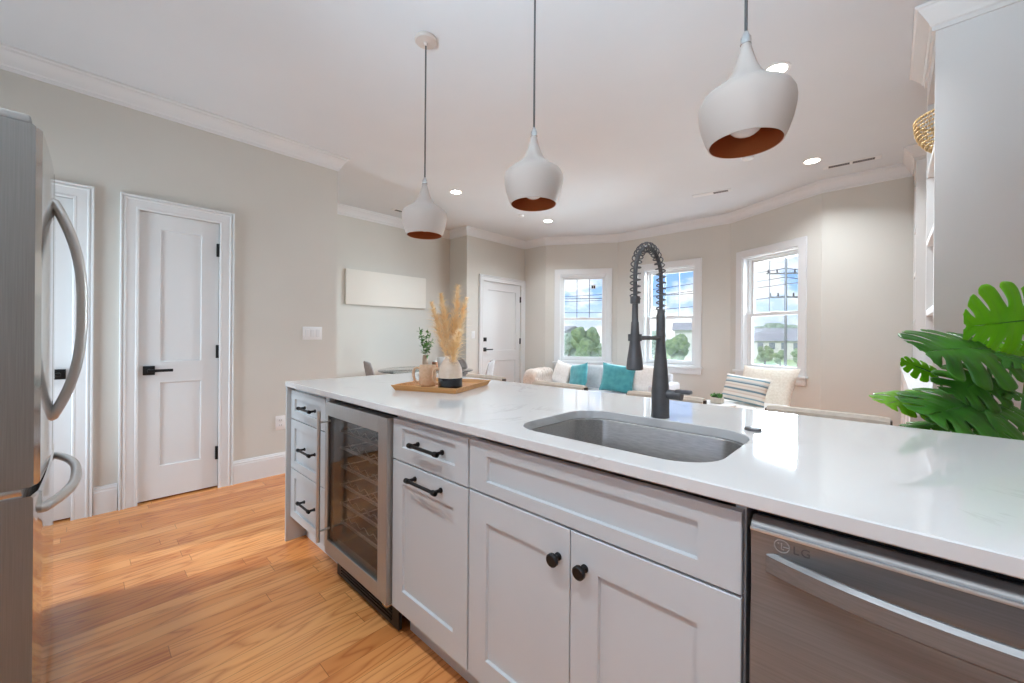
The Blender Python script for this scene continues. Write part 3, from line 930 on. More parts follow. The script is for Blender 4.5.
# ================================================================== refrigerator
FXc = -2.222
t = thing('refrigerator', 'tall stainless steel french door refrigerator with bottom freezer', 'refrigerator', (FXc, -.082, 0), PI)
hw = .453
MB().box(-hw + .004, hw - .004, .09, .76, .012, 1.755, .004).build('cabinet_body', 'fridgeside', t)
def fdoor(a, b, z0, z1, bow=.010):
    mb = MB(); rs = []
    N = 16
    front, back = [], []
    for k in range(N + 1):
        x = a + (b - a) * k / N
        e_ = min(x - a, b - x)
        rnd = .010 * (1 - min(1, e_ / .012)) ** 2
        yy = -bow * (1 - (x / hw) ** 2) + rnd
        front.append((x, yy)); back.append((x, .078))
    poly = front + back[::-1]
    mb.rings([[Vector((x, y + .006 * (y < .05), z0)) for x, y in poly], [Vector((x, y, z0 + .006)) for x, y in poly], [Vector((x, y, z1 - .006)) for x, y in poly], [Vector((x, y + .006 * (y < .05), z1)) for x, y in poly]])
    return mb
def sided(o):
    o.data.materials.append(M['fridgeside'])
    for p_ in o.data.polygons:
        if abs(p_.normal.x) > .9 or p_.normal.y > .5: p_.material_index = 1
    return o
dl = sided(fdoor(-hw, -.003, .748, 1.775).build('door', 'fridgefront', t, smooth=14))
drr = sided(fdoor(.003, hw, .748, 1.775).build('door', 'fridgefront', t, smooth=14))
fz = sided(fdoor(-hw, hw, .06, .722).build('freezer_drawer', 'fridgefront', t, smooth=14))
MB().box(-hw + .004, hw - .004, .03, .09, .722, .748).build('divider_rail', 'pot', t, smooth=0)
for x, d in ((-.033, dl), (.033, drr)):
    pts_, z0, z1 = [], .885, 1.652
    for k in range(25):
        a = -1 + 2 * k / 24
        pts_.append((x, .0 - .012 - .070 * (1 - abs(a) ** 2.6), z0 + (z1 - z0) * k / 24))
    MB().tube([(x, .0, z0 - .004)] + pts_ + [(x, .0, z1 + .004)], .015, 14).build('door_handle', 'handle', d)
pts_ = []
for k in range(25):
    a = -1 + 2 * k / 24
    pts_.append((-.375 + .75 * k / 24, -.008 - .062 * (1 - abs(a) ** 2.6), .662))
MB().tube([(-.379, .003, .662)] + pts_ + [(.379, .003, .662)], .0145, 12).build('freezer_handle', 'handle', fz)
for sx in (-1, 1):
    MB().box(sx * .40 - .05, sx * .40 + .05, .02, .16, 1.7755, 1.80, .006).build('hinge_cover', 'pot', t)
    MB().box(sx * .43 - .02, sx * .43 + .02, .03, .08, .725, .746, .003).build('middle_hinge', 'chrome', t)
for x in (-.38, .38):
    for y in (.12, .7): MB().cyl((x, y, 0), (x, y, .02), .025, n=12).build('foot', 'blackp', t)
q = MB().box(-.40, .40, .05, .09, .012, .055).build('base_grille', 'blackp', t)

# ================================================================== ceiling fixtures
def pend_mesh():
    prof = [(.0965, 0), (.105, .02), (.1165, .055), (.1225, .085), (.124, .105), (.122, .120), (.114, .135), (.095, .149), (.072, .164), (.053, .182), (.041, .199), (.031, .220), (.0235, .243), (.0165, .268), (.0125, .284)]
    inner = [(r - .0035, z) for r, z in prof]
    return prof, inner
pdata = [(-1.892, 'white and copper pendant lamp farthest left with its ceiling canopy in view'), (-1.100, 'white and copper pendant lamp in the middle of the three, left of the faucet'), (-.306, 'nearest and largest looking pendant lamp, its opal bulb seen inside the copper lining')]
ZR = 1.742
for k, (px_, lab) in enumerate(pdata):
    if k == 0:
        t = thing('pendant_lamp', lab, 'pendant lamp', (px_, 1.30, ZR), 0, 'pendant lamps over the island')
        prof, inner = pend_mesh()
        s_ = MB().lathe(prof, 48, cap0=False, cap1=False).build('lamp_shade', 'pend', t, smooth=60)
        rim = MB().lathe(inner[:-1] , 48, cap0=False, cap1=True)
        rim.build('shade_lining', 'copper', s_, smooth=60)
        MB().lathe([(.0965, 0), (.0945, -.0012), (.093, 0)], 48, cap0=False, cap1=False).build('shade_rim', 'pend', s_, smooth=60)
        MB().lathe([(.0125, .284), (.0145, .285), (.0135, .305), (.009, .313), (.006, .322)], 20).build('cord_grip', 'chrome', t)
        MB().cyl((0, 0, .318), (0, 0, H - ZR - .02), .0042, n=10).build('cord', 'cord', t)
        MB().lathe([(.060, H - ZR - .0005), (.062, H - ZR - .012), (.055, H - ZR - .020), (.012, H - ZR - .024), (.008, H - ZR - .04)], 40).build('ceiling_canopy', 'pend', t)
        MB().ball((0, 0, .062), .047, 3, (1, 1, .85)).build('bulb', 'bulb', t, smooth=60)
        p0 = t
    else:
        dup(p0, (px_, 1.30, ZR), 0, lab)
def can(x, y, lab, pw=1.0):
    t = thing('recessed_light', lab, 'ceiling light', (x, y, H), 0, 'recessed ceiling lights')
    MB().lathe([(.078, -.0005), (.078, -.004), (.070, -.006), (.058, -.002), (.058, -.0008)], 36, cap0=False, cap1=False).build('trim_ring', 'white', t)
    MB().lathe([(.001, -.0022), (.058, -.0022)], 36, cap0=True, cap1=False).build('lens', 'lamp', t, recalc=False)
    l_ = bpy.data.lights.new('downlight', 'AREA'); l_.shape = 'DISK'; l_.size = .11; l_.energy = CAN_W * pw; l_.color = (.86, .94, 1.0); l_.spread = R(135)
    o = bpy.data.objects.new('downlight', l_); C.objects.link(o); o.location = (0, 0, -.008); o.parent = t
can(-3.641, 2.927, 'lit recessed ceiling light behind the farthest pendant lamp')
can(-3.572, 4.545, 'lit recessed ceiling light right of the middle pendant lamp, near the entry door')
can(-.519, 2.912, 'lit recessed ceiling light beside the neck of the nearest pendant lamp')
can(-.536, 4.633, 'lit recessed ceiling light left of the long ceiling vent')
for x in (-1.9, -.5, .9):  # added downlights out of view, brightening the aisle and island front
    can(x, -.32, 'added unseen recessed fill light over the kitchen aisle behind the viewpoint', .65)
def vent(x, y, rz, L, dark, lab):
    t = thing('ceiling_vent', lab, 'vent', (x, y, H), rz, 'slot ceiling vents')
    MB().box(-L / 2, L / 2, -.045, .045, -.006, -.0005, .002).build('frame', 'white', t)
    q = MB()
    for a, b in dark: q.box(a, b, -.027, .027, -.0068, -.0062)
    q.build('slot', 'cord', t, smooth=0)
    q = MB()
    for a, b in dark:
        n = int((b - a) / .016)
        for k in range(n + 1): q.box(a + (b - a) * k / max(1, n) - .002, a + (b - a) * k / max(1, n) + .002, -.027, .027, -.0086, -.0069)
    q.build('louvers', 'pot', t, smooth=0)
vent(-.272, 4.91, R(4), .42, ((-.165, -.012), (.012, .165)), 'long white ceiling vent with two dark slots, near the bookcase')
vent(-1.49, 4.90, R(8), .40, ((.02, .165),), 'white ceiling vent with one dark slot above the bay windows')
vent(-4.74, 2.93, R(90), .34, ((-.13, .13),), 'small ceiling vent seen left of the farthest pendant lamp')
def detector(x, y, lab, r=.05):
    t = thing('ceiling_sensor', lab, 'smoke detector', (x, y, H))
    MB().lathe([(r, -.0005), (r, -.01), (r * .9, -.02), (r * .55, -.026), (.001, -.027)], 32).build('cover', 'white', t)
    MB().lathe([(r * .5, -.0262), (r * .38, -.0285), (.001, -.0285)], 24).build('cap', 'white', t)
detector(-.952, 4.144, 'small round white sensor on the ceiling under the nearest pendant lamp')
detector(-3.669, 4.076, 'small round white sensor on the ceiling below the middle pendant lamp', .04)

# ================================================================== wall fittings
def plate(i, s, z, w, h, lab, cat, rockers, outlet=False):
    loc, rz = segframe(i, s)
    nm = 'power_outlet' if outlet else 'light_switch'
    t = thing(nm, lab, cat, (loc[0], loc[1], z), rz)
    MB().box(-w / 2, w / 2, -.006, -.0003, -h / 2, h / 2, .002).build('cover_plate', 'white', t)
    for k in range(rockers):
        x = (k - (rockers - 1) / 2) * .046
        if outlet:
            for zz in (-.021, .021):
                q = MB().box(x - .016, x + .016, -.0075, -.0055, zz - .014, zz + .014, .0015).build('socket', 'trim', t)
                MB().box(x - .008, x - .005, -.0078, -.0074, zz - .004, zz + .006).box(x + .005, x + .008, -.0078, -.0074, zz - .004, zz + .006).build('slots', 'cord', q, smooth=0)
        else:
            MB().panel(x - .016, x + .016, -.033, .033, -.009, .003, []).build('rocker', 'trim', t)
plate(0, 1.413 - Y0, 1.198, .165, .115, 'white three rocker light switch on the left wall', 'light switch', 3)
plate(0, 1.158 - Y0, .435, .075, .118, 'white power outlet low on the left wall beside the island', 'outlet', 1, True)
plate(4, .133, 1.20, .072, .118, 'single white light switch left of the entry door', 'light switch', 1)
loc, rz = segframe(2, 2.92 - 1.63)
t = MB().box(-.61, .61, -.035, -.001, -.228, .228, .004).build('blank_canvas', 'canvas')
t.location = (-5.12, 2.92, 1.812); t.rotation_euler = (0, 0, rz)
tag(t, 'long blank off white canvas hung on the dining wall', 'canvas')

# ================================================================== built in shelving at the right
BX = .158          # front plane of the uprights
def bookcase(name, y0, y1, shelves, lab, crown_ret):
    x1 = .555
    t = thing(name, lab, 'bookcase', (BX, (y0 + y1) / 2, .93), 0, 'white built in bookcases')
    z0, z1 = .932, H - .002
    q = MB().box(BX, x1, y0, y0 + .022, z0, z1, .001).build('side_panel', 'book', t, world=True)
    q = MB().box(BX, x1, y1 - .022, y1, z0, z1, .001).build('side_panel', 'book', t, world=True)
    MB().box(x1 - .012, x1, y0 + .022, y1 - .022, z0, z1).build('back_panel', 'book', t, world=True, smooth=0)
    MB().box(BX, x1 - .012, y0 + .022, y1 - .022, H - .24, z1).build('top_box', 'book', t, world=True, smooth=0)
    for z in shelves:
        MB().box(BX + .002, x1 - .012, y0 + .022, y1 - .022, z - .036, z, .001).build('shelf', 'book', t, world=True)
    # crown: front run along y with a return on the near side, and at the far side
    pr = [(d, z - H) for d, z in CP]
    mb = MB()
    pth = [(x1, y0), (BX, y0), (BX, y1), (x1, y1)]
    # room lies left of travel here -> negative offset
    oo = [offset(pth, -d * 0.95, closed=False) for d, z in CP]
    rs = [[Vector((oo[k][i].x, oo[k][i].y, CP[k][1] - .001)) for k in range(len(CP))] for i in range(4)]
    mb.rings(rs, True, True)
    mb.build('crown', 'book', t, world=True, smooth=20)
    return t
bookcase('bookcase', 2.895, 3.50, (1.36, 1.78, 2.19), 'nearest white bookcase, its plain side panel facing the kitchen', True)
bookcase('bookcase', 4.88, 5.30, (1.36, 1.78, 2.19), 'farther white bookcase standing against the beige living room wall', True)
t = thing('base_cabinet', 'low white cabinet run under both bookcases, behind the leafy plant', 'cabinet', (.3, 4.1, 0))
bx = .078
MB().box(bx + .02, .555, 2.897, 5.30, .0, .895).build('carcass', 'book', t, world=True, smooth=0)
MB().box(bx - .005, .555, 2.885, 5.30, .897, .930, .003).build('cabinet_top', 'white', t, world=True)
ys = [2.897, 3.50, 4.19, 4.88, 5.30]
for a, b in zip(ys, ys[1:]):
    d = MB().panel(a + .004, b - .004, .11, .885, 0, .02, [(a + .06, b - .06, .17, .825)])
    d.bm.transform(Matrix.Translation((bx, 0, 0)) @ Matrix(((0, 1, 0, 0), (-1, 0, 0, 0), (0, 0, 1, 0), (0, 0, 0, 1))) @ Matrix.Scale(-1, 4, (1, 0, 0)))
    d.build('door', 'book', t, world=True, smooth=20)
# woven gold bowl
def bead_bowl():
    mb = MB()
    n = 66
    prof = [(.05, .004), (.072, .006), (.092, .014), (.110, .027), (.125, .042), (.138, .060), (.149, .079), (.157, .099), (.163, .120), (.167, .141), (.169, .162), (.170, .181)]
    for i, (r, z) in enumerate(prof):
        for k in range(n if i > 1 else 34):
            nn = n if i > 1 else 34
            a = 2 * PI * (k + .5 * (i % 2)) / nn
            q = bmesh.ops.create_icosphere(mb.bm, subdivisions=1, radius=.0066)
            for v in q['verts']: v.co += Vector((r * math.cos(a), r * math.sin(a), z + .006))
    return mb
t = thing('beaded_bowl', 'woven gold bead bowl on the top shelf of the nearest bookcase', 'bowl', (.262, 3.17, 2.19))
bead_bowl().build('beads', 'gold', t, smooth=60)
q = MB()
for r, z in [(.17, .188), (.05, .004)]:
    q.tube([(r * math.cos(2 * PI * k / 48), r * math.sin(2 * PI * k / 48), z + .004) for k in range(48)], .005, 8, closed=True)
for k in range(24):
    a = 2 * PI * k / 24
    q.tube([((r - .003) * math.cos(a), (r - .003) * math.sin(a), z + .006) for r, z in [(.05, .004), (.085, .010), (.112, .028), (.134, .052), (.150, .080), (.161, .110), (.167, .142), (.170, .18)]], .0015, 5)
q.build('wire_frame', 'gold', t)

# ================================================================== things on the island
TA = R(23.7)
tw, td = .362, .405
t = thing('serving_tray', 'square light wood tray on the island counter', 'tray', (-1.695, 1.292, CT + .0005), TA)
q = MB()
def rect3(w, d, z): return [Vector((-w / 2, -d / 2, z)), Vector((w / 2, -d / 2, z)), Vector((w / 2, d / 2, z)), Vector((-w / 2, d / 2, z))]
q.rings([rect3(tw - .03, td - .03, 0), rect3(tw, td, .026), rect3(tw - .016, td - .016, .026), rect3(tw - .036, td - .036, .008)], True, True)
q.build('tray_body', 'wood', t, smooth=20)
TZ = CT + .0090
t = thing('vase', 'two tone vase, cream above and glossy black below', 'vase', (-1.541, 1.213, TZ))
vp = [(.050, 0), (.0555, .004), (.0575, .012), (.0575, .060)]
MB().lathe(vp, 40, cap1=False).build('glazed_base', 'glaze', t, smooth=60)
MB().lathe([(.0575, .060), (.0572, .085), (.053, .108), (.044, .128), (.032, .146), (.0255, .153), (.0245, .166), (.0205, .166), (.0205, .150), (.036, .128), (.045, .10), (.046, .02), (.001, .02)], 40, cap0=False, cap1=False).build('body', 'cream', t, smooth=60)
def mug(loc, rz, lab):
    t = thing('mug', lab, 'mug', loc, rz, 'beige mugs on the tray')
    h = .108
    MB().lathe([(.036, 0), (.041, .003), (.0435, .010), (.044, h - .012), (.0425, h - .002), (.041, h), (.039, h - .002), (.0395, h - .012), (.039, .012), (.033, .008), (.001, .008)], 36, cap1=False).build('body', 'mug', t, smooth=50)
    pts_ = [(-.041, 0, h - .020), (-.054, 0, h - .014), (-.068, 0, h - .018), (-.075, 0, h - .032), (-.075, 0, h - .060), (-.069, 0, h - .078), (-.056, 0, h - .088), (-.041, 0, h - .086)]
    MB().tube(pts_, .0068, 10).build('handle', 'mug', t, smooth=60)
    return t
m0 = mug((-1.755, 1.233, TZ), R(43), 'beige speckled mug on the tray, left of the vase')
dup(m0, (-1.628, 1.266, TZ), R(43), 'beige speckled mug on the tray, behind the vase with only its handle clear')
random.seed(4)
def plume(tip, n_hair, seed):
    rnd = random.Random(seed)
    base = Vector((0, 0, 0)); tip = Vector(tip)
    def P_(s_):
        lat = Vector((tip.x, tip.y, 0))
        return Vector((lat.x * s_ ** 1.25, lat.y * s_ ** 1.25, tip.z * s_))
    hairs = MB(); bm = hairs.bm
    for k in range(n_hair):
        s_ = .26 + .74 * rnd.random() ** .9
        p = P_(s_); tg = (P_(min(1, s_ + .02)) - P_(s_ - .02)).normalized()
        u = tg.orthogonal().normalized(); w = tg.cross(u)
        a = rnd.random() * 2 * PI
        rad = u * math.cos(a) + w * math.sin(a)
        env = math.sin(max(0.0, min(1, (s_ - .24) / .30)) * PI / 2) * (1 - .82 * max(0, (s_ - .5) / .5) ** 1.4)
        ln = (.03 + .075 * rnd.random() ** 1.5) * env + .010
        d1 = (rad * .7 + tg * .85).normalized(); d2 = (rad * 1.0 + tg * .45 + Vector((0, 0, -.2))).normalized()
        a0 = p; a1 = p + d1 * ln * .5; a2 = a1 + d2 * ln * .5
        sd = tg.cross(rad).normalized() * .0011
        v = [bm.verts.new(q_) for q_ in (a0 - sd, a0 + sd, a1 + sd * 1.3, a1 - sd * 1.3, a2)]
        bm.faces.new((v[0], v[1], v[2], v[3])); bm.faces.new((v[3], v[2], v[4]))
    return hairs, [P_(i / 12) for i in range(13)]
plab = ['dried pampas plume leaning farthest left in the vase', 'dried pampas plume second from the left in the vase', 'tallest dried pampas plume, upright in the middle of the vase', 'dried pampas plume leaning farthest right in the vase', 'short drooping pampas plume low over the vase rim']
# image right = RGT, towards viewer = -FWD
tips = [(-.098, .0, .385), (-.050, -.03, .425), (.032, .02, .475), (.084, .0, .41), (.055, -.07, .25)]
for k, (a, b, c) in enumerate(tips):
    tp = RGT * a + FWD * b
    t = thing('pampas_plume', plab[k], 'dried grass', (-1.541 + .009 * math.cos(k * 1.257), 1.213 + .009 * math.sin(k * 1.257), TZ + .03), 0, 'pampas plumes in the vase')
    hm, axis = plume((tp.x, tp.y, c), 760 if k < 4 else 380, k + 11)
    st = MB().tube(axis, [.0022] * 8 + [.0018, .0016, .0013, .001, .0006], 6).build('stem', 'pampas', t)
    hm.build('seed_head', 'pampas', t, smooth=0, recalc=False)

# ================================================================== counter stools
def stool(lab):
    t = thing('bar_stool', lab, 'stool', (0, 0, 0), 0, 'beige stools along the island')
    w = .37
    MB().box(-w / 2, w / 2, -.20, .19, .585, .655, .022, 3).build('seat', 'stoolf', t)
    q = MB()
    rs = []
    for k in range(13):
        x = -w / 2 + w * k / 12
        yb = .205 - .005 * (1 - (2 * x / w) ** 2) * -1
        e_ = .003 * (k in (0, 12))
        rs.append([Vector((x, yb - .022, .70 + e_)), Vector((x, yb - .024, .72)), Vector((x, yb - .022, .897 - e_)), Vector((x, yb - .012, .909 - e_)), Vector((x, yb + .012, .909 - e_)), Vector((x, yb + .022, .897 - e_)), Vector((x, yb + .022, .72)), Vector((x, yb + .016, .70 + e_))])
    q.rings(rs); q.build('backrest', 'stoolf', t)
    for sx in (-1, 1):
        MB().box(sx * (w / 2 + .003) - .003, sx * (w / 2 + .003) + .003, .188, .222, .45, .898, .0015).build('back_post', 'darkwood', t)
        for y0, y1 in ((-.17, -.21), (.16, .205)):
            MB().tube([(sx * .155, y0, .59), (sx * .175, y1, 0)], [.015, .011], 10).build('leg', 'darkwood', t)
    q = MB()
    for sx in (-1, 1): q.cyl((sx * .168, -.195, .22), (sx * .168, .19, .22), .009, n=8)
    q.cyl((-.168, -.195, .25), (.168, -.195, .25), .009, n=8).cyl((-.168, .19, .25), (.168, .19, .25), .009, n=8)
    q.build('footrest', 'darkwood', t)
    return t
slab = ['beige upholstered stool at the far left end of the island, behind the vase', 'beige upholstered stool second from the left, below the teal cushions', 'beige upholstered stool second from the right, behind the faucet lever', 'beige upholstered stool nearest the leafy plant at the right']
SX = [-2.075, -1.432, -.80, -.182]
s0 = stool(slab[0]); s0.location = (SX[0], 1.735, 0)
for k in (1, 2, 3): dup(s0, (SX[k], 1.735, 0), 0, slab[k])

# ================================================================== dining corner
TCX, TCY = -4.37, 3.05
t = thing('dining_table', 'round glass dining table on black splayed legs', 'table', (TCX, TCY, 0))
MB().lathe([(.001, .735), (.595, .735), (.60, .738), (.60, .744), (.595, .747), (.001, .747)], 64).build('glass_top', 'tableglass', t)
for k in range(4):
    a = R(20 + 90 * k)
    ca, sa = math.cos(a), math.sin(a)
    q = MB().tube([(.52 * ca, .52 * sa, .728), (.30 * ca, .30 * sa, .66), (.10 * ca, .10 * sa, .40), (.36 * ca, .36 * sa, 0)], [.014, .016, .018, .012], 10)
    q.cyl((.52 * ca, .52 * sa, .722), (.52 * ca, .52 * sa, .7345), .035, n=16)
    q.build('leg', 'black', t)
def shell_chair(lab):
    t = thing('dining_chair', lab, 'chair', (0, 0, 0), 0, 'grey chairs round the glass table')
    # seat faces local -y, back at +y
    prof = [(-.22, .455), (-.20, .468), (-.10, .462), (.02, .452), (.11, .455), (.165, .48), (.20, .54), (.225, .64), (.245, .74), (.262, .83), (.268, .875)]
    wid = [.17, .205, .225, .232, .230, .225, .222, .220, .205, .165, .095]
    rows = []
    for (y, z), w in zip(prof, wid):
        r = []
        for k in range(13):
            a = -1 + 2 * k / 12
            up_ = .055 * a * a if z < .5 else .0
            fw = -.07 * a * a if z >= .5 else 0
            r.append(Vector((a * w, y + fw, z + up_ - (.02 * a * a if z > .8 else 0))))
        rows.append(r)
    o = MB().surf(rows).build('seat_shell', 'greyf', t, smooth=60)
    md = o.modifiers.new('thick', 'SOLIDIFY'); md.thickness = .022; md.offset = 0
    md = o.modifiers.new('sub', 'SUBSURF'); md.levels = 1; md.render_levels = 2
    for sx in (-1, 1):
        for sy in (-1, 1):
            MB().tube([(sx * .13, sy * .12 - .02, .447), (sx * .21, sy * .21, 0)], [.013, .009], 10).build('leg', 'black', t)
    return t
ch = shell_chair('grey upholstered dining chair nearest the left wall corner')
def face(o, x, y, tx, ty):
    o.location = (x, y, 0)
    dx, dy = tx - x, ty - y
    o.rotation_euler = (0, 0, math.atan2(dx, -dy))
face(ch, -4.55, 2.59, TCX, TCY)
c2 = dup(ch, (0, 0, 0), 0, 'grey upholstered dining chair in front of the entry door')
face(c2, -3.93, 3.47, TCX, TCY)
c3 = dup(ch, (0, 0, 0), 0, 'grey upholstered dining chair seen behind the two tone vase')
face(c3, -4.62, 3.62, TCX, TCY)
# table vase with green sprigs and candle holder
t = thing('table_plant', 'green leafy sprigs in a slim cream vase on the glass table', 'plant', (-4.37, 3.03, .7475))
MB().lathe([(.030, 0), (.034, .004), (.038, .06), (.036, .15), (.030, .19), (.026, .19), (.030, .06), (.001, .02)], 24, cap1=False).build('vase', 'cream', t, smooth=60)
rnd = random.Random(8)
for k in range(7):
    a = 2 * PI * k / 7 + rnd.random() * .5
    rr_ = .05 + .09 * rnd.random(); zt2 = .38 + .18 * rnd.random()
    pts_ = [Vector((rr_ * (s_ ** 1.4) * math.cos(a), rr_ * (s_ ** 1.4) * math.sin(a), .06 + (zt2 - .06) * s_)) for s_ in [i / 8 for i in range(9)]]
    MB().tube(pts_, .002, 5).build('stem', 'stemg', t)
    q = MB()
    for j in range(22):
        s_ = .40 + .6 * rnd.random()
        p = pts_[min(8, int(s_ * 8))]
        d = Vector((rnd.uniform(-1, 1), rnd.uniform(-1, 1), rnd.uniform(-.5, .7))).normalized()
        sd = d.cross(Vector((0, 0, 1))).normalized() * .017
        L_ = .058
        nrm_ = d.cross(sd).normalized() * .004
        a0 = p; a1 = p + d * L_ * .45; a2 = p + d * L_
        v = [q.bm.verts.new(x) for x in (a0, a1 + sd, a2, a1 - sd, a1 + nrm_)]
        for f_ in ((0, 1, 4), (1, 2, 4), (2, 3, 4), (3, 0, 4)): q.bm.faces.new([v[i] for i in f_])
    q.build('leaves', 'leafs', t, recalc=False)['kind'] = 'stuff'
t = thing('copper_candle_holder', 'small copper brown candle holder beside the slim vase on the glass table', 'candle holder', (-4.27, 3.11, .7475))
MB().lathe([(.040, 0), (.042, .01), (.036, .075), (.034, .10), (.030, .10), (.030, .06), (.001, .06)], 24, cap1=False).build('cup', 'coppercup', t, smooth=50)
MB().cyl((0, 0, .061), (0, 0, .115), .024, n=20).build('candle', 'white', t)
t = MB().lathe([(.05, 0), (.060, .004), (.068, .05), (.070, .155), (.066, .155), (.062, .045), (.001, .012)], 32, cap1=False).build('white_pot', 'white', smooth=60)
t.location = (-4.29, 3.24, .7475)
tag(t, 'plain white ceramic pot on the glass table, left of the pampas vase', 'pot')

# ================================================================== sofa and cushions
def pillow_mesh(w, h, th, n=18, seed=0, fringe=0):
    mb = MB(); bm = mb.bm
    grids = []
    for sg in (1, -1):
        g = []
        for i in range(n + 1):
            r = []
            for j in range(n + 1):
                u = -1 + 2 * i / n; v = -1 + 2 * j / n
                x = w / 2 * u * (1 - .07 * (1 - v * v) * u * u); z = h / 2 * v * (1 - .07 * (1 - u * u) * v * v)
                e_ = max(0, (1 - u ** 4)) ** .6 * max(0, (1 - v ** 4)) ** .6
                y = sg * th / 2 * e_ * (.9 + .22 * nz(u * 1.6 + seed, v * 1.6, sg * 3))
                r.append(bm.verts.new((x, y, z)))
            g.append(r)
        for i in range(n):
            for j in range(n): bm.faces.new((g[i][j], g[i + 1][j], g[i + 1][j + 1], g[i][j + 1]))
    bmesh.ops.remove_doubles(bm, verts=bm.verts[:], dist=1e-5)
    return mb
def cushion(name, w, h, th, loc, rot, m_, lab, seed, cat='cushion', group=None):
    o = pillow_mesh(w, h, th, seed=seed).build(name, m_, smooth=70)
    o.location = loc; o.rotation_euler = rot
    return tag(o, lab, cat, group)
SX0, SX1, SY0, SY1 = -4.07, -2.00, 4.70, 5.40
t = thing('sofa', 'light grey upholstered sofa below the bay windows', 'sofa', ((SX0 + SX1) / 2, (SY0 + SY1) / 2, 0))
MB().box(SX0 + .02, SX1 - .02, SY0 + .02, SY1, .10, .27, .02).build('base', 'sofa', t, world=True)
for a, b in ((SX0 + .16, -3.068), (-3.062, SX1 - .16)):
    MB().box(a, b, SY0 - .02, SY1 - .16, .272, .43, .04, 4).build('seat_cushion', 'sofa', t, world=True)
for a, b in ((SX0 + .16, -3.068), (-3.062, SX1 - .16)):
    q = MB().box(a, b, SY1 - .23, SY1 - .06, .40, .765, .05, 4)
    q.bm.transform(Matrix.Translation((0, SY1 - .15, .4)) @ Matrix.Rotation(R(-6), 4, 'X') @ Matrix.Translation((0, -SY1 + .15, -.4)))
    q.build('back_cushion', 'sofa', t, world=True)
MB().box(SX0 + .10, SX1 - .10, SY1 - .10, SY1, .27, .70, .02).build('back_frame', 'sofa', t, world=True)
for a, b in ((SX0, SX0 + .15), (SX1 - .15, SX1)):
    MB().box(a, b, SY0 + .0, SY1 - .02, .12, .60, .035, 4).build('armrest', 'sofa', t, world=True)
for x in (SX0 + .1, SX1 - .1):
    for y in (SY0 + .08, SY1 - .08): MB().cyl((x, y, 0), (x, y, .11), .018, .024, 12).build('leg', 'darkwood', t, world=True)
cushion('cushion', .46, .39, .14, (-2.70, 4.985, .622), (R(-14), R(5), R(14)), 'teal', 'larger square teal cushion in the middle of the sofa', 3, group='sofa cushions')
cushion('cushion', .40, .36, .14, (-3.34, 5.00, .612), (R(-14), R(-10), R(-20)), 'teal', 'teal cushion turned aslant, nearer the sofa throw', 5, group='sofa cushions')
cushion('cushion', .36, .36, .13, (-3.70, 5.09, .612), (R(-14), R(14), R(-8)), 'whitef', 'off white cushion peeking between the throw and a teal cushion', 7, group='sofa cushions')
cushion('cushion', .43, .39, .13, (-2.37, 5.10, .628), (R(-12), R(4), R(-6)), 'whitef', 'off white cushion at the right end of the sofa', 9, group='sofa cushions')
# throw over the left arm
rows = []
for i in range(-5, 33):
    y = SY0 - .02 + .42 * max(0, i) / 32
    hang = .055 * max(0, -i)
    r = []
    for k in range(23):
        s_ = k / 22
        ax, az = SX0 + .075, .645
        if s_ < .3: x, z = SX0 - .022, .30 + (.60 - .30) * s_ / .3
        elif s_ < .62:
            a = PI - PI * (s_ - .3) / .32
            x, z = ax + .097 * math.cos(a), .60 + .052 * math.sin(a)
        else: x, z = SX0 + .172 + .14 * max(0, (s_ - .8)) , .60 - .15 * (s_ - .62) / .38
        f_ = .026 * math.sin(i * .9 + 2 * nz(k * .3, 0, 1)) + .02 * nz(i * .25, k * .25, 4)
        nx, nz_ = (x - ax), max(0.1, z - .45)
        ll = math.hypot(nx, nz_)
        r.append(Vector((x + nx / ll * abs(f_), y - .02 * (i < 0), z + nz_ / ll * abs(f_) + .004 - hang)))
    rows.append(r)
o = MB().surf(rows).build('throw_blanket', 'throw', smooth=70, loc=(SX0, SY0 + .2, .4))
md = o.modifiers.new('thick', 'SOLIDIFY'); md.thickness = .012; md.offset = 1
tag(o, 'beige knit throw draped over the left sofa arm', 'throw')
# armchair
AX, AY, AZr = -1.017, 4.412, R(-20)
t = thing('armchair', 'cream armchair with a tall tilted back below the right bay window', 'armchair', (AX, AY, 0), AZr)
MB().box(-.30, .30, -.34, .26, .40, .555, .05, 4).build('seat_cushion', 'whitef', t)
MB().box(-.31, .31, -.33, .28, .30, .40, .015).build('seat_frame', 'wood', t)
q = pillow_mesh(.56, .50, .16, seed=2)
q.bm.transform(Matrix.Translation((0, .30, .665)) @ Matrix.Rotation(R(-24), 4, 'X'))
q.build('back_cushion', 'creamf', t, smooth=70)
q = MB()
for sx in (-1, 1): q.tube([(sx * .18, .27, .36), (sx * .18, .45, .76)], .014, 8)
q.cyl((-.18, .405, .66), (.18, .405, .66), .012, n=8)
q.build('back_frame', 'wood', t)
for sx in (-1, 1):
    for sy in (-1, 1): MB().tube([(sx * .26, sy * .26, .31), (sx * .28, sy * .29, 0)], [.018, .012], 10).build('leg', 'wood', t)
o = pillow_mesh(.46, .27, .13, seed=6).build('cushion', 'stripes', smooth=70)
o.location = (-1.01, 4.33, .69); o.rotation_euler = (R(-18), R(3), R(-24))
tag(o, 'blue and cream striped lumbar cushion on the armchair', 'cushion')
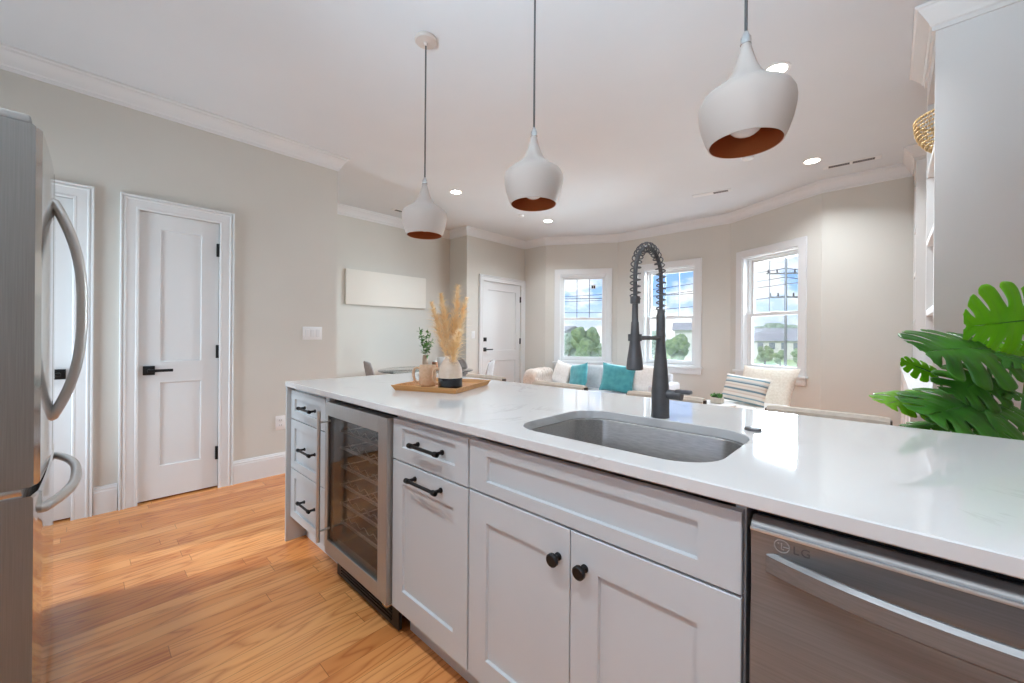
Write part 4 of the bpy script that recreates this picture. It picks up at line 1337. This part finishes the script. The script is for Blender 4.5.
# side table with succulent
t = thing('side_table', 'small round white pedestal table beside the armchair', 'table', (-1.139, 3.867, 0))
MB().lathe([(.001, .583), (.165, .583), (.17, .588), (.17, .600), (.165, .605), (.001, .605)], 40).build('table_top', 'white', t)
MB().lathe([(.14, 0), (.14, .012), (.03, .03), (.022, .06), (.022, .583)], 28).build('pedestal', 'white', t)
t = thing('succulent', 'small green succulent in a square concrete pot on the white side table', 'plant', (-1.115, 3.86, .6055))
MB().box(-.045, .045, -.045, .045, 0, .052, .006).build('pot', 'potc', t)
MB().box(-.038, .038, -.038, .038, .0515, .0535).build('soil', 'soil', t)
q = MB(); rnd = random.Random(3)
for cx_, cy_ in ((-.02, -.015), (.02, .01), (0, .025), (-.03, .02), (.028, -.022)):
    for k in range(9):
        a = 2 * PI * k / 9 + rnd.random()
        el_ = rnd.uniform(.3, 1.2)
        d = Vector((math.cos(a) * math.cos(el_), math.sin(a) * math.cos(el_), math.sin(el_)))
        p = Vector((cx_, cy_, .050))
        q.tube([p, p + d * .02, p + d * .042], [.004, .008, .001], 6)
q.build('rosettes', 'leafs', t, smooth=60)

# ================================================================== monstera
def leaf_mesh(L, Wd, lobes=5, droop=.18, fold=.12, cut=.62, seed=0):
    """monstera leaf: base at origin, tip towards +y, top side +z"""
    rnd = random.Random(seed)
    mb = MB()
    def half(t_):    # half width along the rib
        return Wd / 2 * (math.sin(PI * min(1, max(0.0, (t_ * .93 + .07))) ** .78) ** .72)
    def shape(p, wfrac):
        x, y = p
        r = abs(x) / (Wd / 2)
        z = fold * abs(x) - .55 * r * r * Wd * .35 - droop * L * (y / L) ** 2
        return Vector((x, y, z))
    for s_ in (-1, 1):
        for k in range(lobes):
            t0, t1 = k / lobes, (k + 1) / lobes
            rows = []
            NU, NV = 14, 8
            tm = (t0 + t1) / 2
            cutk = cut * (.75 + .35 * rnd.random()) * (.35 if k == 0 else 1) * (.8 if k == lobes - 1 else 1)
            for iu in range(NU + 1):
                f_ = iu / NU
                r = []
                for iv in range(NV + 1):
                    g = iv / NV
                    shrink = 1.0
                    if f_ > .36: shrink = 1 - cutk * min(1, (f_ - .36) / .2) ** .7 * .34
                    # rounded lobe end
                    tt = tm + (t0 + (t1 - t0) * g - tm) * shrink
                    c_ = 2 * g - 1
                    ext = f_ * (1 - .13 * c_ ** 4 * f_ ** 3)
                    ang = R(-40 + 96 * max(0, tt) ** .9)
                    wd_ = half(tt) * 1.02
                    x = s_ * ext * wd_ * math.cos(ang * .55)
                    y = L * (.02 + .90 * tt) + ext * wd_ * math.sin(ang)
                    p = shape((x, y), f_)
                    p.z += -.05 * L * (c_ * c_) * f_ * .4 - .012 * L * math.exp(-(c_ / .2) ** 2) * min(1, f_ * 3) + .006 * nz(x * 14 + seed, y * 14, s_)
                    r.append(p)
                rows.append(r)
            if s_ > 0: rows = [q_[::-1] for q_ in rows]
            mb.surf(rows)
    bmesh.ops.remove_doubles(mb.bm, verts=mb.bm.verts[:], dist=.0006)
    return mb
def pix(x, y, z):
    "point at depth z (metres along the view) for photo pixel x, y: used once, to place leaf ends"
    dx, dy = x - 512.0, y - 336.2
    u = (dx * math.cos(ROLL) + dy * math.sin(ROLL)) / 403.0
    v = (-dx * math.sin(ROLL) + dy * math.cos(ROLL)) / 403.0
    return Vector((0, 0, CAM_H)) + (FWD + RGT * u - UPV * v) * z
PB = Vector((.291, 2.329, 0))
t = thing('monstera_plant', 'large split leaf monstera plant behind the right end of the island', 'plant', PB)
MB().lathe([(.13, 0), (.15, .01), (.175, .30), (.18, .33), (.165, .33), (.16, .28), (.001, .28)], 36, cap1=False).build('pot', 'pot', t, smooth=50)
MB().lathe([(.001, .285), (.159, .285)], 36, cap0=False, cap1=False).build('soil', 'soil', t)
# leaves: (base point, tip point, hint of the top side normal, width ratio, material, droop)
V = Vector
LV = [
    # base pixel + depth, tip pixel + depth, top side normal (image right, up, toward viewer), width / length, material, droop
    ((1036, 319, 1.52), (952, 329, 1.47), (.05, -.1, 1.0), .92, 'leafb', .03),
    ((990, 349, 1.47), (916, 344, 1.40), (-.15, .75, .65), 1.10, 'leaf', .12),
    ((988, 352, 1.46), (1040, 363, 1.36), (.0, .65, .75), 1.05, 'leaf', .12),
    ((936, 374, 1.60), (894, 357, 1.62), (-.05, .5, .85), .70, 'leafb', .06),
    ((934, 397, 1.52), (874, 399, 1.48), (-.1, .9, .36), .95, 'leafb', .10),
    ((988, 402, 1.43), (916, 411, 1.34), (-.1, .85, .5), 1.05, 'leaf', .10),
    ((990, 376, 1.46), (950, 394, 1.38), (-.1, .70, .7), 1.0, 'leaf', .12),
    ((992, 386, 1.44), (1036, 398, 1.36), (.1, .75, .65), .95, 'leaf', .12),
    ((1004, 404, 1.46), (1044, 422, 1.38), (.1, .7, .7), 1.0, 'leaf', .12),
    ((984, 410, 1.38), (1006, 446, 1.26), (-.1, .7, .7), .95, 'leaf', .10),
    ((944, 423, 1.54), (890, 427, 1.56), (-.1, .93, .3), .60, 'leaf', .08),
    ((990, 346, 1.62), (954, 337, 1.66), (-.1, .5, .8), .7, 'leafb', .06),
    ((1004, 350, 1.62), (977, 338, 1.66), (.0, .5, .8), .7, 'leafb', .06),
    ((975, 396, 1.52), (950, 376, 1.56), (-.2, .5, .8), .8, 'leafb', .08),
    ((1012, 360, 1.56), (1056, 346, 1.60), (.1, .6, .8), .9, 'leafb', .08),
    ((962, 410, 1.40), (938, 432, 1.32), (-.2, .75, .6), .8, 'leaf', .10),
]
for k, (b_, t_, n_, wr, mt, dr_) in enumerate(LV):
    pb, pt = pix(*b_), pix(*t_)
    yv = (pt - pb); L_ = yv.length * .86; yv.normalize()
    nv = (RGT * n_[0] + UPV * n_[1] - FWD * n_[2]).normalized()
    xv = yv.cross(nv).normalized(); zv = xv.cross(yv)
    mtx = Matrix((xv, yv, zv)).transposed().to_4x4(); mtx.translation = pb
    q = leaf_mesh(L_, L_ * wr, seed=k, droop=dr_)
    q.bm.transform(mtx)
    o = q.build('leaf', mt, t, world=True, smooth=80, recalc=False)
    md = o.modifiers.new('thick', 'SOLIDIFY'); md.thickness = .0012
    if mt == 'leafb': o['label'] = 'pale bright green young leaf'
    s_ = PB + Vector((.02 * math.cos(k * 2.1), .02 * math.sin(k * 2.1), .28))
    mid = s_.lerp(pb, .55) + Vector((0, 0, .06)) + (s_.lerp(pb, .55) - Vector((pb.x, pb.y, s_.z))) * .08
    pts_ = [s_ * ((1 - a) ** 2) + mid * (2 * a * (1 - a)) + pb * (a * a) for a in [i / 10 for i in range(11)]]
    ribp = [pb.lerp(pt, .0), pb + yv * L_ * .3 + zv * (-dr_ * L_ * .09 + .001), pb + yv * L_ * .6 + zv * (-dr_ * L_ * .36 + .001)]
    MB().tube(pts_ + ribp[1:], [.008] * 4 + [.0065] * 4 + [.005, .0042, .0035, .002, .001], 8).build('stalk', 'stemg', t, world=True)

# ================================================================== outside
GZ = -3.0
M['grass'] = noisy(mat('lawn', (150, 178, 100), .95), (132, 164, 84), (172, 192, 124), .4, 6)
M['tree'] = noisy(mat('tree_foliage', (110, 138, 92), .95), (84, 114, 70), (140, 164, 112), 2.2, 5)
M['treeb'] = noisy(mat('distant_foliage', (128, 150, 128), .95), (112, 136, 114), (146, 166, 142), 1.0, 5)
M['bark'] = mat('bark', (110, 96, 84), .9)
M['siding'] = noisy(mat('pale_siding', (222, 220, 214), .8), (216, 214, 208), (228, 226, 220), 1.0)
M['roof'] = noisy(mat('grey_roof', (150, 152, 156), .9), (140, 142, 146), (160, 162, 166), 2.0)
M['pole'] = mat('weathered_pole', (120, 122, 126), .9)
M['wire'] = mat('cable', (70, 74, 84), .8)
M['dwin'] = mat('house_window', (110, 122, 134), .3)
o = MB().box(-140, 90, 12, 260, GZ - .5, GZ).build('lawn', 'grass', smooth=0)
struct(o)
def at(x, dist): 
    u = (x - 512.0) / 403.0
    p = (FWD + RGT * u) * dist
    return Vector((p.x, p.y, GZ))
def tree(x, dist, h, w, lab, m_='tree', seed=0, z_off=0):
    rnd = random.Random(seed)
    p = at(x, dist)
    t = thing('tree', lab, 'tree', p, 0, 'trees outside the bay windows')
    MB().tube([(0, 0, 0), (.05, 0, h * .35), (0, 0, h * .6)], [w * .07, w * .05, w * .03], 8).build('trunk', 'bark', t)
    q = MB()
    for k in range(16):
        a = rnd.random() * 2 * PI; rr_ = rnd.random() ** .6 * w * .33
        z = h * (.30 + .52 * rnd.random())
        ss = w * rnd.uniform(.16, .28)
        c = (rr_ * math.cos(a), rr_ * math.sin(a), z)
        n0 = len(q.bm.verts)
        q.ball(c, ss, 3)
    for v in q.bm.verts:
        d = nz(v.co.x + seed, v.co.y, v.co.z, 5.0 / w) + .6 * nz(v.co.x + seed, v.co.y, v.co.z, 14.0 / w)
        v.co += (v.co - Vector((0, 0, h * .55))).normalized() * d * w * .10
        if v.co.z > h: v.co.z = h - .02 * (v.co.z - h)
        if v.co.z < .15: v.co.z = .15
    q.build('foliage', m_, t, smooth=0)
    return t
tree(585, 42, 5.6, 3.3, 'large round tree filling the left bay window', seed=1)
tree(569, 60, 5.4, 3.6, 'tree at the left edge of the left bay window', 'treeb', seed=2)
tree(601, 55, 3.8, 3.4, 'low bushy tree at the right edge of the left bay window', seed=9)
tree(679, 50, 4.9, 3.0, 'round green tree in the middle bay window', seed=3)
tree(652, 75, 5.4, 5.0, 'dull green tree behind the faucet, in the middle bay window', 'treeb', seed=4)
tree(758, 150, 8.6, 9.0, 'far tree at the left of the right bay window', 'treeb', seed=5)
tree(778, 180, 11.0, 13.0, 'far rounded tree above the long roof in the right bay window', 'treeb', seed=6)
tree(800, 135, 8.6, 9.5, 'far tree at the right of the right bay window', 'treeb', seed=7)
tree(765, 62, 3.2, 2.2, 'shrubby tree before the long house, left of the utility pole', seed=8)
tree(780, 57, 2.7, 1.7, 'shrubby tree before the long house, right beside the utility pole', seed=10)
tree(798, 60, 3.0, 2.0, 'shrubby tree before the long house, at the right window jamb', seed=12)
def house(x, dist, w, d, h, rise, rz, lab, nwin):
    p = at(x, dist)
    t = thing('house', lab, 'house', p, rz)
    MB().box(-w / 2, w / 2, -d / 2, d / 2, 0, h).build('walls', 'siding', t, smooth=0)
    e_ = .4
    q = MB()
    q.rings([[Vector((xx, -d / 2 - e_, h)), Vector((xx, 0, h + rise)), Vector((xx, d / 2 + e_, h))] for xx in (-w / 2 - e_, w / 2 + e_)])
    q.build('roof', 'roof', t, smooth=0)
    for k in range(nwin):
        xx = -w / 2 + w * (k + .5) / nwin
        MB().box(xx - .5, xx + .5, -d / 2 - .05, -d / 2 + .02, h * .55, h * .55 + 1.3).build('window', 'dwin', t, smooth=0)
house(778, 84, 16, 9, 3.6, 1.7, R(10), 'long pale house with grey roof in the right bay window', 8)
house(697, 70, 7, 8, 5.4, 1.4, R(20), 'white house at the right of the middle bay window', 3)
house(562, 75, 6, 8, 4.6, 1.5, R(-10), 'pale house at the left of the left bay window', 3)
house(775, 105, 14, 9, 5.2, 1.6, R(10), 'white house row beyond the long roof in the right bay window', 7)
p = at(785.5, 34)
t = thing('utility_pole', 'wooden utility pole with two crossarms outside the right bay window', 'utility pole', p, R(32))
MB().cyl((0, 0, 0), (0, 0, 10.9), .12, .085, 10).build('pole', 'pole', t)
for z, L_ in ((9.6, 1.5), (7.6, 1.3)):
    a_ = MB().box(-L_, L_, -.06, .06, z, z + .12).build('crossarm', 'pole', t, smooth=0)
    for k in (-.9, -.45, .45, .9):
        MB().cyl((k * L_, 0, z + .12), (k * L_, 0, z + .42), .075, .06, 8).build('insulator', 'wire', a_)
for k, z in enumerate((7.10, 6.35, 4.75)):
    a = at(560, 60); b = at(785.5, 34); c = at(900, 32)
    pts_ = []
    for i in range(21):
        s_ = i / 20
        q_ = a.lerp(b, s_ * 2) if s_ < .5 else b.lerp(c, s_ * 2 - 1)
        sag = -1.0 * math.sin(PI * ((s_ * 2) % 1.0))
        pts_.append(Vector((q_.x, q_.y, z + sag * .5)) - p)
    q = MB().tube(pts_, .035, 6)
    q.bm.transform(Matrix.Rotation(-t.rotation_euler.z, 4, 'Z'))
    q.build('power_line', 'wire', t)
